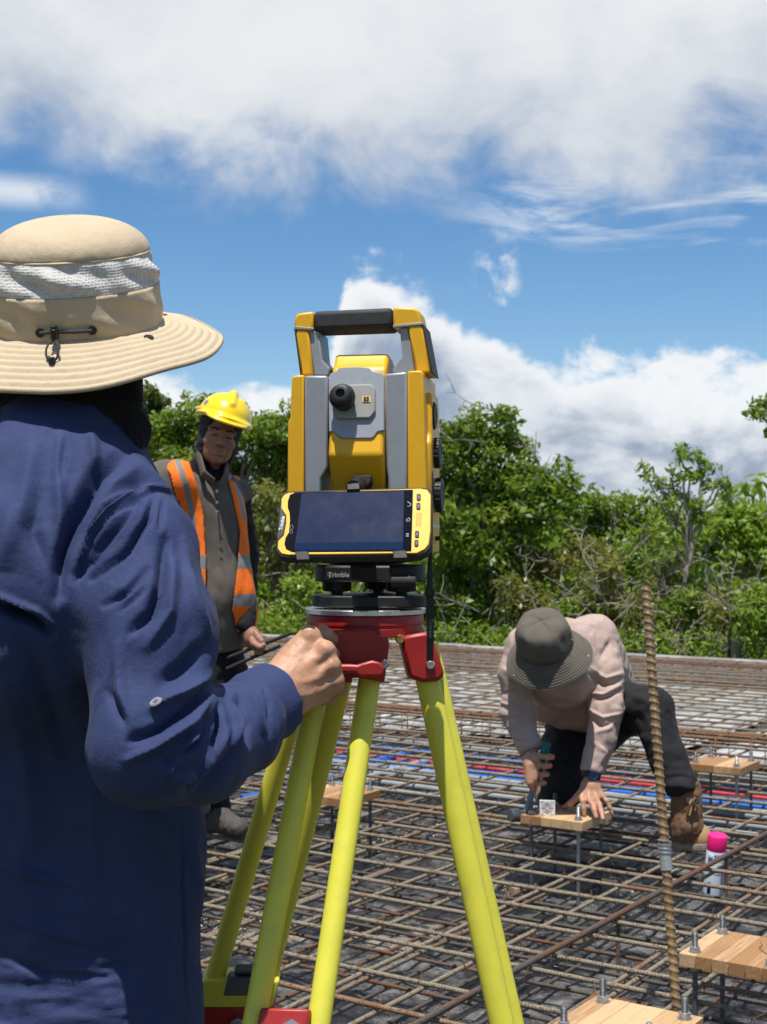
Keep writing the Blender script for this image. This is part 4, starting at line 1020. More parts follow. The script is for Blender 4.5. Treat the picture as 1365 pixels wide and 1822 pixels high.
# bracket is part of the instrument: clips, cradle and stem
def bracket():
    W2L = MI.inverted()
    def wp(px, py, h): p = plane_hit(px, py, TO+TN*h, TN); return W2L @ p
    def clip(name, pts, h0, h1):
        A_ = [wp(x, y, h1) for x, y in pts]; B_ = [wp(x, y, h0) for x, y in pts]; n = len(pts); mb = MB()
        mb.add(A_+B_, [tuple(range(n)), tuple(range(2*n-1, n-1, -1))]+[(i, (i+1) % n, (i+1) % n+n, i+n) for i in range(n)]); return mb.build(name, M_blk, S, bevel=.0012)
    clip('clip', [(617, 861), (640, 859), (641, 871), (617, 872)], -.024, .005)
    clip('clip', [(525, 981), (549, 981), (552, 996), (527, 997)], -.024, .005)
    clip('clip', [(699, 980), (723, 979), (726, 993), (699, 994)], -.024, .005)
    clip('cradle', [(560, 885), (700, 880), (700, 985), (560, 988)], -.026, -.0175)
    mb = MB(); q = wp(640, 930, -.02); mb.tube([q, Vector((.0, -.045, q.z+.004))], .017, 18); mb.build('bracket_arm', M_blk, S)
    mb = MB(); q0 = wp(629, 868, -.02); mb.tube([q0, q0+Vector((.002, .030, .006))], .010, 14); mb.build('bracket_arm', M_blk, S)
bracket()
# stylus strap hanging from the tablet corner
def strap():
    P = [at(767, 968, 1.690), at(766, 985, 1.688), at(765, 1010, 1.690), at(765, 1060, 1.70), at(766, 1120, 1.72), at(765, 1176, 1.725)]
    t = thing('wrist_strap', 'black wrist strap with white lettering hanging down beside the red tripod hinge', 'strap', P[0]); Q = [p-P[0] for p in P]
    mb = MB(); mb.tube(Q[:4], [.0022, .0025, .0032, .0045], 10, flat=(1, .7), up=(0, 1, 0)); mb.build('cord', M_rub, t)
    mb = MB(); mb.tube(Q[3:], [.0045, .0046, .0042], 8, flat=(1, .25), up=(0, 1, 0)); w = mb.build('webbing', M_rub, t)
    mb = MB(); mb.box(Q[3]+Vector((0, -.001, .004)), (.0125, .006, .010)); mb.build('buckle', M_blk, t, bevel=.001)
    q = at(766.2, 1118, 1.712)-P[0]; text('lettering', 'Trimble', .0075, material('strap_print', (.22, .22, .22), .6, var=0), q, (-.01, 0, -1), (1, 0, -.01), w)
strap()

# ------------------------------------------------------------------ tripod
TP = thing('tripod', 'surveying tripod with red head and yellow fibreglass legs', 'tripod', AX)
def loc(v): return Vector(v)-AX
HC = at(650, 1081, 1.85)
mb = MB(); mb.lathe([(.0795, -.0075), (.081, -.0065), (.081, -.0010), (.080, .0), (.0, .0)], loc(HC)+Vector((0, 0, .0)), n=64); mb.build('head_plate', M_alu, TP)
mb = MB(); hz = HC.z; rz = lambda py: at(650, py, 1.80).z-hz
mb.lathe([(.0775, -.0080), (.0785, -.010), (.0785, rz(1112)), (.0770, rz(1112)-.001), (.0770, rz(1113)-.003), (.078, rz(1113)-.004), (.078, rz(1131)), (.07, rz(1134))], loc(HC), n=48); mb.build('head', M_red, TP, bevel=0)
LEG_PIX = {   # two rails of each leg: photo place and depth at the hinge and where they leave the picture
    'right': ((760, 1205, 1.80), (893, 1822, 1.74), (773, 1205, 1.86), (911, 1822, 1.81)),
    'near': ((657, 1212, 1.755), (567, 1822, 1.60), (566, 1212, 1.762), (452, 1822, 1.605)),
    'far': ((608, 1212, 1.90), (470, 1766, 1.99), (538, 1212, 1.90), (372, 1775, 1.99)),
}
def tleg(key, label):
    a0, a1, b0, b1 = [loc(at(*q)) for q in LEG_PIX[key]]
    L = bpy.data.objects.new('leg', None); COL.objects.link(L); L.parent = TP; L['label'] = label; L.empty_display_size = .03
    acr = (a0-b0).normalized(); down = ((a1-a0).normalized()+(b1-b0).normalized()).normalized(); out_ = down.cross(acr).normalized()
    r = .0142 if key != 'right' else .0160
    ends = []
    for p, q in ((a0, a1), (b0, b1)):
        d = (q-p).normalized(); p0 = p-d*.045; zc = -.45 if key == 'near' else -.60; e = p+d*((zc-p.z)/d.z) if key != 'far' else q; e2 = e+d*(.16 if key == 'near' else 0)
        mb = MB(); mb.tube([p0, e2], r, 20, flat=(1, .86) if key != 'right' else (.75, 1.0), up=out_); mb.build('rail', M_leg, L); ends.append(e)
    # block and clamp that join the rails, the lower shaft and its spiked foot down on the ground
    c = (ends[0]+ends[1])/2; w = (ends[0]-ends[1]).length; dn = down; M3 = Matrix((acr, out_, -dn)).transposed()
    mb = MB(); mb.box(c+dn*(.035 if key == 'far' else .17 if key == 'near' else .115), (w+2*r+.002, .042, .14), M3); mb.build('sleeve', M_leg, L, bevel=.004)
    mb = MB(); co = {'near': .033, 'far': .030, 'right': .075}[key]; mb.box(c+dn*co, (w+2*r+.010 if key != 'near' else w-1.2*r, .050, .046), M3); cl = mb.build('clamp', M_red, L, bevel=.003)
    mb = MB(); hexprism(mb, Vector((0, 0, 0)), .011, .009); me_ = mb.build('bolt', M_bolt, cl); me_.matrix_basis = Matrix.Translation(c+dn*co-out_*(1 if out_.y > 0 else -1)*.025+acr*.012) @ (out_*(-1 if out_.y > 0 else 1)).to_track_quat('Z', 'Y').to_matrix().to_4x4()
    f = -out_*(1 if out_.y > 0 else -1); s_ = 1 if acr.x > 0 else -1
    mb = MB(); hc = c-dn*(.048 if key == 'far' else -.10)+f*.012
    mb.box(hc+acr*s_*.012, (w*.62, .05, .012), Matrix((acr, (f*.8-dn*.55).normalized(), acr.cross((f*.8-dn*.55).normalized()))).transposed()); mb.box(hc+dn*.022+acr*s_*.008, (w*.7, .022, .03), M3)
    mb.build('lever', material('lever_grey', (.09, .10, .105), .5, var=.1) if 'lever_grey' not in bpy.data.materials else bpy.data.materials['lever_grey'], L, bevel=.003)
    # lower shaft
    gz = -AX.z+.03; t_ = (gz-c.z)/dn.z; foot = c+dn*t_
    mb = MB(); mb.box((c+foot)/2+dn*.03, (.040, .028, (foot-c).length-.06), M3); mb.build('lower_shaft', M_leg, L, bevel=.003)
    mb = MB(); mb.tube([foot-dn*.12, foot-dn*.05, foot+dn*.03], [.024, .018, .004], 14); mb.box(foot-dn*.1+out_*.02, (.05, .06, .012), M3); mb.build('spike_foot', M_red, L)
tleg('right', 'right hand leg seen edge on'); tleg('near', 'leg nearest to the camera'); tleg('far', 'leg pointing away behind the sleeve')
# hinges under the head
def hull(name, A_, B_, mat=M_red, bevel=.003):
    n = len(A_); mb = MB(); mb.add([loc(p) for p in A_+B_], [tuple(range(n)), tuple(range(2*n-1, n-1, -1))]+[(i, (i+1) % n, (i+1) % n+n, i+n) for i in range(n)]); return mb.build(name, mat, TP, bevel=bevel)
hull('hinge', [at(*q, 1.735) for q in ((583, 1127), (600, 1120), (660, 1120), (668, 1128), (692, 1136), (693, 1150), (684, 1216), (676, 1213), (640, 1206), (540, 1206), (545, 1140))],
     [at(*q, 1.80) for q in ((583, 1127), (600, 1120), (660, 1120), (668, 1128), (689, 1136), (690, 1150), (681, 1216), (674, 1213), (640, 1206), (545, 1206), (550, 1140))])
hull('hinge_lip', [at(*q, 1.690) for q in ((535, 1183), (622, 1182), (636, 1183), (644, 1180), (662, 1175), (676, 1178), (684, 1187), (683, 1204), (640, 1204), (632, 1197), (535, 1198))],
     [at(*q, 1.75) for q in ((535, 1178), (622, 1177), (636, 1178), (644, 1175), (662, 1170), (676, 1173), (684, 1182), (683, 1204), (640, 1204), (632, 1198), (535, 1198))])
hull('hinge', [at(*q, 1.775) for q in ((713, 1138), (722, 1130), (757, 1124), (766, 1128), (775, 1148), (790, 1196), (789, 1206), (778, 1212), (752, 1214), (728, 1206))],
     [at(*q, 1.885) for q in ((708, 1138), (722, 1130), (757, 1124), (766, 1128), (775, 1148), (788, 1194), (787, 1206), (778, 1212), (752, 1214), (724, 1206))], bevel=.005)
hull('hinge', [at(*q, 1.885) for q in ((530, 1135), (625, 1135), (627, 1215), (522, 1215))], [at(*q, 1.925) for q in ((530, 1135), (625, 1135), (627, 1215), (522, 1215))])
for px, py, D in ((766, 1183, 1.772), (684, 1181, 1.72), (712, 1137, 1.775)):
    mb = MB(); mb.lathe([(.0062, 0), (.0062, .003), (.0045, .005), (.0022, .0048)], loc(at(px, py, D+.002)), (0, -1, 0), 18); mb.build('pivot_bolt', M_bolt if px != 712 else material('brass', (.5, .35, .12), .35, .9, var=.1), TP)
# ------------------------------------------------------------------ people
def fabric(name, color, rough=.85, weave=900, wv=.00025, fine=120, fv=.0012, var=.1, sheen=.03, patch=None):
    def fn(nt, p, tc):
        h = noise(nt, tc, fine, 5, .62)*fv + noise(nt, tc, weave, 2)*wv + noise(nt, vmap(nt, tc, (1, 1, .35)), 34, 5, .6, 1.2)*fv*1.6
        nt.links.new(bump(nt, h, 1.0), p.inputs['Normal'])
    m = material(name, color, rough, var=var, vscale=14, sheen=sheen, spec=.25, fn=fn); return m
def skin_mat(name, color):
    def fn(nt, p, tc):
        n = noise(nt, tc, 40, 5, .6); f = noise(nt, tc, 420, 3, .6); k = noise(nt, tc, 16, 4, .6)
        lo = tuple(c*.82 for c in color); hi = (min(1, color[0]*1.12), color[1]*1.05, color[2]*1.02)
        c = mixc(nt, n.step(.3, .7), lo, hi); c = mixc(nt, k.step(.55, .75)*.3, c, (color[0]*1.1, color[1]*.78, color[2]*.72))
        nt.links.new(c, p.inputs['Base Color']); nt.links.new(bump(nt, f*.0004+n*.0007, 1.0), p.inputs['Normal'])
        p.inputs['Subsurface Weight'].default_value = .12; p.inputs['Subsurface Radius'].default_value = (.012, .004, .002); p.inputs['Subsurface Scale'].default_value = .6
    return material(name, color, .48, var=0, fn=fn, spec=.4)
def px_of(V):
    return CX+V[:, 0]/V[:, 1]*F, HY-(V[:, 2]-CAMZ)/V[:, 1]*F
def fold(V, N, pts, amp, wid, sharp=1.0, asym=0.0):
    """fold (amp > 0) or crease (amp < 0) along a line on the side that faces the camera"""
    X_, Y_ = px_of(V); P = np.stack([X_, Y_], 1); pts = [np.array(p, float) for p in pts]; best = np.full(len(V), 1e9); s = np.zeros(len(V)); side = np.zeros(len(V)); L = len(pts)-1
    for i in range(L):
        a, b = pts[i], pts[i+1]; d = b-a; t = np.clip(((P-a)@d)/(d@d), 0, 1); q = P-a-t[:, None]*d; w = np.hypot(q[:, 0], q[:, 1]); m = w < best
        cr = (d[0]*q[:, 1]-d[1]*q[:, 0]); best = np.where(m, w, best); s = np.where(m, (i+t)/L, s); side = np.where(m, np.sign(cr), side)
    view = V-np.array([0, 0, CAMZ]); view /= np.linalg.norm(view, axis=1)[:, None]
    facing = np.clip(-(N*view).sum(1)*1.8, 0, 1); w_ = wid*(1+asym*side)
    return amp*np.sin(np.pi*np.clip(.1+.8*s, 0, 1))*facing*(.45*np.exp(-(best/w_)**(2*sharp))+.55*np.clip(1-best/(w_*1.5), 0, 1)**1.25)
def merged(name, parts, mat, parent=None):
    """one mesh from several finely and coarsely meshed pieces of the same body"""
    Vs, Qs, o = [], [], 0
    for V, Q in parts: Vs.append(V); Qs.append(Q+o); o += len(V)
    me = fast_mesh(name, np.concatenate(Vs), np.concatenate(Qs)); me.materials.append(mat); return link(name, me, None, parent)
def surf(f, h, it=1):
    V, Q = surface(f, h); return relax(V, Q, it), Q
def chain(pts, rad):
    return [cone(pts[i], pts[i+1], rad[i], rad[i+1]) for i in range(len(pts)-1)]
def inpoly(X_, Y_, poly):
    r = np.zeros(len(X_), bool); n = len(poly)
    for i in range(n):
        (x1, y1), (x2, y2) = poly[i], poly[(i+1) % n]
        c = ((y1 > Y_) != (y2 > Y_)) & (X_ < (x2-x1)*(Y_-y1)/((y2-y1) if y2 != y1 else 1e-9)+x1); r ^= c
    return r
def tubes(name, paths, r, mat, parent, n=8, flat=None):
    mb = MB()
    for P in paths: mb.tube(P, r, n, flat=flat)
    return mb.build(name, mat, parent)
def hat_part(name, rings, thick, mat, parent, n=96, closed_top=False):
    """a shell from rings of points (list of functions phi -> Vector) with a second wall inside"""
    V = []; Q = []; m = len(rings)
    for r_ in rings: V += [r_(2*math.pi*k/n) for k in range(n)]
    for i in range(m-1):
        for k in range(n): Q.append((i*n+k, i*n+(k+1) % n, (i+1)*n+(k+1) % n, (i+1)*n+k))
    o = pydata(name, V, Q, mat, parent); s = o.modifiers.new('thickness', 'SOLIDIFY'); s.thickness = thick; s.offset = 0; return o

# ================================================================== the man in front, seen from behind
M_navy = fabric('navy_cotton', (.028, .042, .112), .8, fine=150, fv=.0010, sheen=.03)
M_skin1 = skin_mat('tanned_skin', (.47, .265, .165))
M_hood = fabric('black_fleece', (.012, .011, .011), .95, fine=500, fv=.0012, sheen=.1)
M_trs = fabric('charcoal_trousers', (.03, .032, .038))
M_beige = fabric('beige_nylon', (.50, .40, .27), .75, fine=60, fv=.0012, var=.05, sheen=.05)
def mesh_fn(nt, p, tc):
    v = nt.nodes.new('ShaderNodeTexVoronoi'); v.inputs['Scale'].default_value = 300; v.inputs['Randomness'].default_value = .25; nt.links.new(tc, v.inputs['Vector'])
    d = X(nt, v.outputs['Distance']); c = mixc(nt, d.step(.18, .42), (.36, .34, .31), (.56, .54, .51)); nt.links.new(c, p.inputs['Base Color']); nt.links.new(bump(nt, d*.001+noise(nt, tc, 50, 4)*.001, 1.0), p.inputs['Normal'])
M_mesh = material('white_mesh_fabric', (.6, .58, .55), .8, var=0, fn=mesh_fn)
def man_in_front():
    ls = at(-95, 915, 1.66); rs = at(262, 935, 1.575); neck = at(105, 790, 1.70)
    elb = at(238, 1338, 1.47); wr = at(500, 1247, 1.675)
    # body: one figure, coarse under the clothes, fine at the bare hand
    hip = at(80, 1750, 1.73); gz = .0
    limbs = [ell(at(122, 690, 1.76), (.075, .095, .11)), cone(at(118, 720, 1.765), neck, .055, .06), cone(at(60, 960, 1.67), at(80, 1500, 1.73), .12, .11, ((0, 1, 0), .55)), cone(at(80, 1500, 1.72), hip, .115, .125, ((0, 1, 0), .55)),
             cone(ls, rs+Vector((-.03, .03, -.02)), .04, .035), cone(rs+Vector((-.01, .0, -.03)), elb, .038, .036), cone(elb, wr, .036, .026)]
    lelb = at(-260, 1330, 1.66); lwr = at(-180, 1480, 1.95)
    limbs += [cone(ls, lelb, .05, .042), cone(lelb, lwr, .042, .027), cone(lwr, lwr+Vector((.03, .09, -.01)), .03, .028)]
    feet = []
    for sx in (-1, 1):
        h_ = hip+Vector((.09*sx, 0, -.02)); k_ = Vector((h_.x+.02*sx, h_.y-.02, .50)); a_ = Vector((h_.x+.03*sx, h_.y+.02, .13)); limbs += [cone(h_, k_, .085, .055), cone(k_, a_, .055, .04)]; feet.append((h_, k_, a_))
    coarse = blend(limbs, .03)
    # right hand closed in a fist, back of the hand towards the camera
    mcp = [at(553, 1132, 1.690), at(579, 1158, 1.680), at(590, 1186, 1.680), at(598, 1214, 1.686)]
    rM = [.0125, .0120, .0112, .0100]; w0 = at(497, 1236, 1.665)
    hp = [cone(at(440, 1274, 1.63), at(494, 1234, 1.668), .028, .0325, ((0, 1, 0), .85))]
    wrow = [at(494, 1204, 1.668), at(502, 1220, 1.662), at(510, 1238, 1.662), at(518, 1254, 1.668)]
    palm = [cone(wrow[i], mcp[i]+Vector((-.002, .004, -.001)), .0165, rM[i]*1.08) for i in range(4)]
    palm += [ell(at(540, 1196, 1.692), (.040, .023, .037)), ell(at(540, 1224, 1.698), (.036, .021, .024))]
    fing = []
    for i, m in enumerate(mcp):
        sp = (i-1.5)*.002; L1, L2, L3 = [(.040, .026, .02), (.044, .029, .021), (.040, .027, .02), (.033, .021, .018)][i]
        p1 = m+Vector((.12, .95, -.24)).normalized()*L1*.9+Vector((0, 0, -sp)); p2 = p1+Vector((-.62, .30, -.60)).normalized()*L2; p3 = p2+Vector((-.92, -.30, -.1)).normalized()*L3; r_ = rM[i]
        fing.append(blend([cone(m, p1, r_, r_*.90), cone(p1, p2, r_*.92, r_*.82), cone(p2, p3, r_*.82, r_*.72)], .004))
    th = [at(515, 1205, 1.686), at(551, 1150, 1.72), at(574, 1130, 1.726), at(590, 1138, 1.735)]
    thumb = blend(chain(th, [.018, .0135, .0115, .009]), .006)
    knk = [ell(m+Vector((-.001, -.005, .003)), (.0098, .0085, .0092)) for m in mcp]
    hand = blend(hp+palm, .014)
    tend = blend([hand]+knk, .006)
    hf = blend([tend]+fing+[thumb], .0045)
    V, Q = surf(hf, .0019, 2)
    N = vnormals(V, Q)
    D = np.zeros(len(V))
    for i in range(4):                                            # tendons and the valleys between the knuckles
        a, b = wrow[i], mcp[i]; pa, pb = px_of(np.array([tuple(a)])), px_of(np.array([tuple(b)])); A_, B_ = (pa[0][0], pa[1][0]), (pb[0][0], pb[1][0]); D += fold(V, N, [((A_[0]+B_[0])/2, (A_[1]+B_[1])/2), B_], .0011, 7)
        if i < 3:
            c = mcp[i+1]; pc = px_of(np.array([tuple((b+c)/2)])); c2 = (pc[0][0], pc[1][0]); D += fold(V, N, [c2, (c2[0]-22, c2[1]+18)], -.0024, 6)
    D += fold(V, N, [(510, 1240), (545, 1236), (580, 1232)], .0012, 8)+fold(V, N, [(520, 1215), (555, 1210), (580, 1205)], .0008, 5)
    D += fbm(V*160, 2)*.00035
    V = V+N*D[:, None]
    me = merged('person', [surf(coarse, .010), (V, Q)], M_skin1)
    tag(me, 'man in navy shirt and wide beige sun hat seen from behind, fist by the tripod', 'person')
    # shirt
    sh = [cone(at(108, 800, 1.70), at(112, 748, 1.725), .098, .086, ((0, 1, 0), .85)),
          cone(at(105, 850, 1.675), at(212, 922, 1.615), .072, .064), cone(at(60, 860, 1.67), at(-90, 915, 1.66), .078, .080),
          cone(at(55, 990, 1.640), at(55, 1055, 1.615), .150, .156, ((0, 1, 0), .82)),
          cone(at(70, 1100, 1.70), at(85, 1480, 1.735), .168, .176, ((0, 1, 0), .66)),
          cone(at(85, 1480, 1.735), at(88, 1930, 1.71), .180, .194, ((0, 1, 0), .66))]
    torso = blend(sh, .05)
    arm = blend([cone(at(243, 988, 1.575), at(264, 1120, 1.535), .072, .073), cone(at(264, 1120, 1.535), at(266, 1316, 1.485), .073, .063), cone(at(264, 1332, 1.475), at(352, 1328, 1.54), .060, .057), cone(at(352, 1328, 1.54), at(425, 1292, 1.61), .056, .046), cone(at(425, 1292, 1.61), at(462, 1260, 1.652), .046, .041)], .03)
    arm = cut(arm, at(466, 1260, 1.655), Vector(at(468, 1260, 1.660)-at(410, 1294, 1.60)))
    larm = blend([cone(ls, at(-255, 1330, 1.62), .085, .075), cone(at(-255, 1330, 1.62), at(-190, 1470, 1.9), .068, .045)], .03)
    body = blend([torso, arm, larm], .012)
    body = cut(body, at(90, 1890, 1.7), (0, 0, -1))
    def folds(V, N):
        d = np.zeros(len(V)); f = lambda p, a, w, s=1.0, q=0.0: fold(V, N, p, a, w*.74, s, q)
        X_, Y_ = px_of(V)
        # yoke: grooves running from the neck down the shoulder blade
        d += f([(225, 815), (175, 850), (140, 915), (118, 985), (108, 1060)], -.020, 17, 1.0, .35)
        d += f([(250, 830), (205, 870), (165, 930)], .007, 22)+f([(110, 780), (105, 880), (110, 960)], .006, 16)+f([(160, 775), (170, 830)], .006, 13)
        d += f([(60, 790), (45, 870), (30, 960)], .006, 24)+f([(115, 790), (108, 860)], -.005, 9)+f([(75, 880), (55, 940), (85, 1010)], -.006, 20)+f([(20, 880), (10, 1000)], .005, 22)
        # armhole seam with gathered cloth below it
        seam = [(302, 872), (268, 868), (228, 882), (190, 908), (160, 945), (143, 985), (133, 1030)]
        d += f(seam, .0045, 5)+f([(x+3, y+8) for x, y in seam], -.0045, 5)
        d += f([(250, 882), (215, 930), (170, 980), (140, 1025)], -.013, 12, 1, .3)+f([(275, 885), (262, 925), (225, 975), (160, 1030)], -.009, 9)+f([(240, 905), (200, 950), (160, 990)], .006, 9)
        d += f([(292, 885), (285, 940)], -.005, 6)+f([(265, 885), (256, 915)], .004, 6)
        # long pulls down the sleeve
        d += f([(300, 960), (290, 1040), (270, 1095), (238, 1125)], -.013, 12, 1, .4)+f([(262, 1010), (225, 1050), (180, 1075)], -.006, 9)+f([(255, 1045), (215, 1085)], -.005, 8)
        d += f([(330, 960), (345, 1060), (372, 1130)], .006, 12)+f([(318, 880), (350, 940), (375, 1010)], .003, 5)+f([(310, 1000), (300, 1090), (262, 1150)], .007, 15)
        d += f([(365, 1150), (330, 1190), (290, 1215)], -.009, 20)+f([(372, 1200), (320, 1238), (268, 1262)], .009, 12)+f([(375, 1225), (335, 1265), (285, 1298), (235, 1320)], -.011, 11, 1, .3)
        d += f([(372, 1240), (335, 1290), (275, 1330), (228, 1352)], .010, 11)+f([(210, 1150), (215, 1230), (235, 1290)], .006, 16)+f([(190, 1230), (225, 1290)], -.005, 11)
        # crushed cloth inside the elbow and along the forearm
        d += f([(380, 1245), (362, 1290), (322, 1340), (290, 1385)], .010, 10)+f([(378, 1262), (345, 1322), (300, 1360)], -.012, 9)+f([(395, 1250), (392, 1300), (378, 1345)], -.011, 8, 1, .4)
        d += f([(412, 1240), (425, 1285), (412, 1330)], .009, 8)+f([(428, 1238), (448, 1290), (447, 1325)], -.009, 7, 1, .4)+f([(405, 1300), (350, 1380), (300, 1392)], .007, 12)+f([(360, 1360), (330, 1420)], -.005, 9)
        d += f([(440, 1222), (455, 1260), (468, 1302)], .006, 7)+f([(464, 1212), (478, 1255), (478, 1310)], -.004, 3)+f([(420, 1330), (380, 1380), (340, 1420)], -.006, 12)
        # vent flap across the back, then the loose back panel
        flap = [(-40, 1052), (0, 1062), (35, 1078), (66, 1090), (92, 1112)]
        d += f(flap, .007, 8)+f([(x-3, y+17) for x, y in flap], -.020, 12)
        d += f([(40, 1130), (90, 1250), (140, 1400)], -.006, 26)+f([(0, 1180), (40, 1330), (60, 1500)], .006, 34)+f([(318, 1470), (328, 1600), (336, 1800)], -.003, 4)+f([(250, 1450), (300, 1520)], .006, 18)
        d += f([(0, 1540), (60, 1560), (140, 1575)], .004, 14)+f([(20, 1640), (100, 1660), (200, 1690)], .004, 12)+f([(0, 1700), (80, 1735), (190, 1740)], -.004, 10)+f([(340, 1500), (360, 1600), (366, 1740)], .004, 12)
        n = fbm(V*np.array([9, 9, 5.0])+3, 3)*.0045-np.abs(fbm(V*np.array([13, 13, 8.0])+9, 2))*.006+np.abs(fbm(V*np.array([30, 30, 18.0]), 2))*.0025
        low = np.clip((Y_-1560)/160, 0, 1)*np.clip((330-X_)/120, 0, 1); n += low*fbm(V*np.array([22, 20, 80.0]), 3)*.0026
        return d*1.75+n*1.0
    s = skin('shirt', body, .0030, M_navy, me, folds, 3)
    # cuff, button and tab
    c = at(469, 1255, 1.655); dd = (at(494, 1246, 1.675)-at(430, 1284, 1.625)).normalized(); mb = MB(); mb.lathe([(.036, -.046), (.0455, -.036), (.0470, -.012), (.0468, .014), (.0455, .0195), (.041, .0195), (.040, -.02)], c, dd, 40, caps=False); cf = mb.build('cuff', M_navy, me); 
    for v in cf.data.vertices: v.co += Vector((0, 0, 0))+v.normal*(.0012*math.sin(v.co.z*260+v.co.x*90))
    bq = None
    dg = bpy.context.evaluated_depsgraph_get()
    def drop(px, py):
        """first place the sight line through a photo pixel meets the shirt"""
        d = (at(px, py, 1.0)-CAMP).normalized(); ok, p, n, i = s.ray_cast(CAMP, d); return (p, n) if ok else (None, None)
    p, n = drop(278, 1250); mb = MB(); mb.lathe([(.0068, 0), (.0072, .0012), (.0062, .0024), (.0045, .0018), (.0, .0018)], p-n*.0002, n, 24); b = mb.build('button', material('pearl_button', (.22, .22, .24), .3, var=.2), me)
    mb = MB()
    for k in range(4): th = math.pi/4+k*math.pi/2; u, w, _ = frame_of(n); mb.lathe([(.0010, 0), (.0010, .0004)], p+n*.0017+(u*math.cos(th)+w*math.sin(th))*.0020, n, 8)
    mb.build('thread_hole', M_hood, b)
    pts = [drop(x, y) for x, y in ((256, 1256), (268, 1253), (278, 1250), (290, 1250), (302, 1252))]
    # stitched seams
    def stitch(line, step=3.2, ln=2.2, off=.0012):
        mb = MB(); L = [np.array(q, float) for q in line]
        for a, b_ in zip(L, L[1:]):
            m = max(1, int(np.linalg.norm(b_-a)/step))
            for k in range(m):
                q = a+(b_-a)*(k/m); q2 = q+(b_-a)/np.linalg.norm(b_-a)*ln; (p1, n1), (p2, n2) = drop(*q), drop(*q2)
                if p1 is None or p2 is None or (p1-p2).length > .012: continue
                mb.tube([p1+n1*off*.3, p2+n2*off*.3], .00050, 4)
        return mb.build('stitching', material('navy_thread', (.05, .07, .16), .7, var=0) if 'navy_thread' not in bpy.data.materials else bpy.data.materials['navy_thread'], s, kind='stuff')
    stitch([(300, 868), (268, 863), (228, 876), (190, 902), (158, 940), (140, 980)]); stitch([(292, 838), (300, 870), (330, 905), (352, 940)]); stitch([(0, 1064), (40, 1082), (70, 1096), (90, 1112)]); stitch([(262, 1246), (278, 1241), (300, 1248)]); stitch([(262, 1259), (280, 1261), (302, 1256)])
    # trousers and boots below the picture
    tr = [cone(hip+Vector((0, .01, .0)), hip+Vector((0, .01, -.06)), .135, .145, ((0, 1, 0), .62))]
    for h_, k_, a_ in feet: tr += [cone(h_, k_, .105, .075), cone(k_, a_, .075, .065)]
    skin('trousers', blend(tr, .03), .010, M_trs, me, lambda V, N: fbm(V*9, 3)*.006)
    for h_, k_, a_ in feet:
        bf = blend([cone(a_, a_+Vector((0, 0, -.07)), .055, .05), cone(a_+Vector((0, -.03, -.085)), a_+Vector((0, .14, -.095)), .045, .04, ((0, 0, 1), .85))], .03); skin('boot', cut(bf, (0, 0, a_.z-.13), (0, 0, -1)), .008, M_hood, me)
    # black hood over head and neck with a flap hanging at the right
    hd = blend([ell(at(122, 665, 1.76), (.088, .108, .105)), cone(at(122, 700, 1.745), at(112, 765, 1.70), .090, .093, ((0, 1, 0), .9)), cone(at(210, 690, 1.70), at(236, 765, 1.665), .026, .019, ((.3, 1, 0), .7)), cone(at(236, 765, 1.665), at(240, 812, 1.645), .016, .007)], .025)
    skin('hood', hd, .0045, M_hood, me, lambda V, N: fbm(V*14, 3)*.004+fbm(V*np.array([70, 70, 24.]), 2)*.0022)
    def fuzz():
        r = random.Random(4); mb = MB()
        for k in range(700):
            a = r.random(); x = 160+r.random()*92; y = 690+r.random()*112
            if x > 256-(max(0, y-770))*.4: continue
            d = (at(x, y, 1.0)-CAMP).normalized(); ok, p, n, i = bpy.data.objects['hood'].ray_cast(CAMP, d)
            if ok:
                e = p+n*r.uniform(.003, .008)+Vector((r.gauss(0, .003), 0, -r.uniform(.002, .012))); mb.add([p, p+Vector((.0005, 0, .0002)), e], [(0, 1, 2)])
        mb.build('fleece', material('fleece_hair', (.03, .028, .027), .8, var=0), bpy.data.objects['hood'], kind='stuff')
    fuzz()
    # ---- sun hat
    base = at(137, 580, 1.745); tilt = Matrix.Rotation(math.radians(18), 3, 'X') @ Matrix.Rotation(math.radians(-1.5), 3, 'Y'); A_, B_ = .1065, .117
    hat = bpy.data.objects.new('sun_hat', None); COL.objects.link(hat); hat.parent = me; hat.location = base; hat.rotation_euler = tilt.to_euler(); hat.empty_display_size = .05
    def ring(s, h, wob=0.0, ph=0.0):
        def f(phi):
            w = 1+wob*(math.sin(phi*5+ph+h*60)*.5+math.sin(phi*9+2*ph-h*90)*.35+math.sin(phi*17+h*40)*.3); return Vector((A_*s*math.cos(phi)*w, B_*s*math.sin(phi)*w, h))
        return f
    dome = [ring(.905, .090, .004)]+[ring(.905*math.cos(t)**.95, .090+.046*math.sin(t)**.9, .012*(1-t/1.57), 1.0) for t in (.06, .12, .2, .3, .42, .56, .7, .85, 1.0, 1.15, 1.3, 1.42, 1.5, 1.555)]
    hat_part('crown_top', dome, .002, M_beige, hat, 120)
    mesh_ = [ring(.992-.09*(t)-.02*math.sin(math.pi*t)*-1, .050+.0405*t, .062*math.sin(math.pi*t), 2.2+t*4.6) for t in [i/16 for i in range(17)]]
    hat_part('mesh_band', mesh_, .0015, M_mesh, hat, 160)
    band = [ring(1.0+.010*math.sin(math.pi*t), -.004+.0545*t, .032*math.sin(math.pi*t), 4.4+t*4.0) for t in [i/14 for i in range(15)]]
    hat_part('band', band, .002, M_beige, hat, 160)
    hat_part('seam_piping', [ring(.906+e, .090+q, 0) for e, q in ((.0, -.0015), (.012, 0), (.0, .0015))], .001, M_beige, hat, 96)
    flapr = [ring(1.012+.012*t, .050-.004*t, .004, 1) for t in (0, .5, 1)]
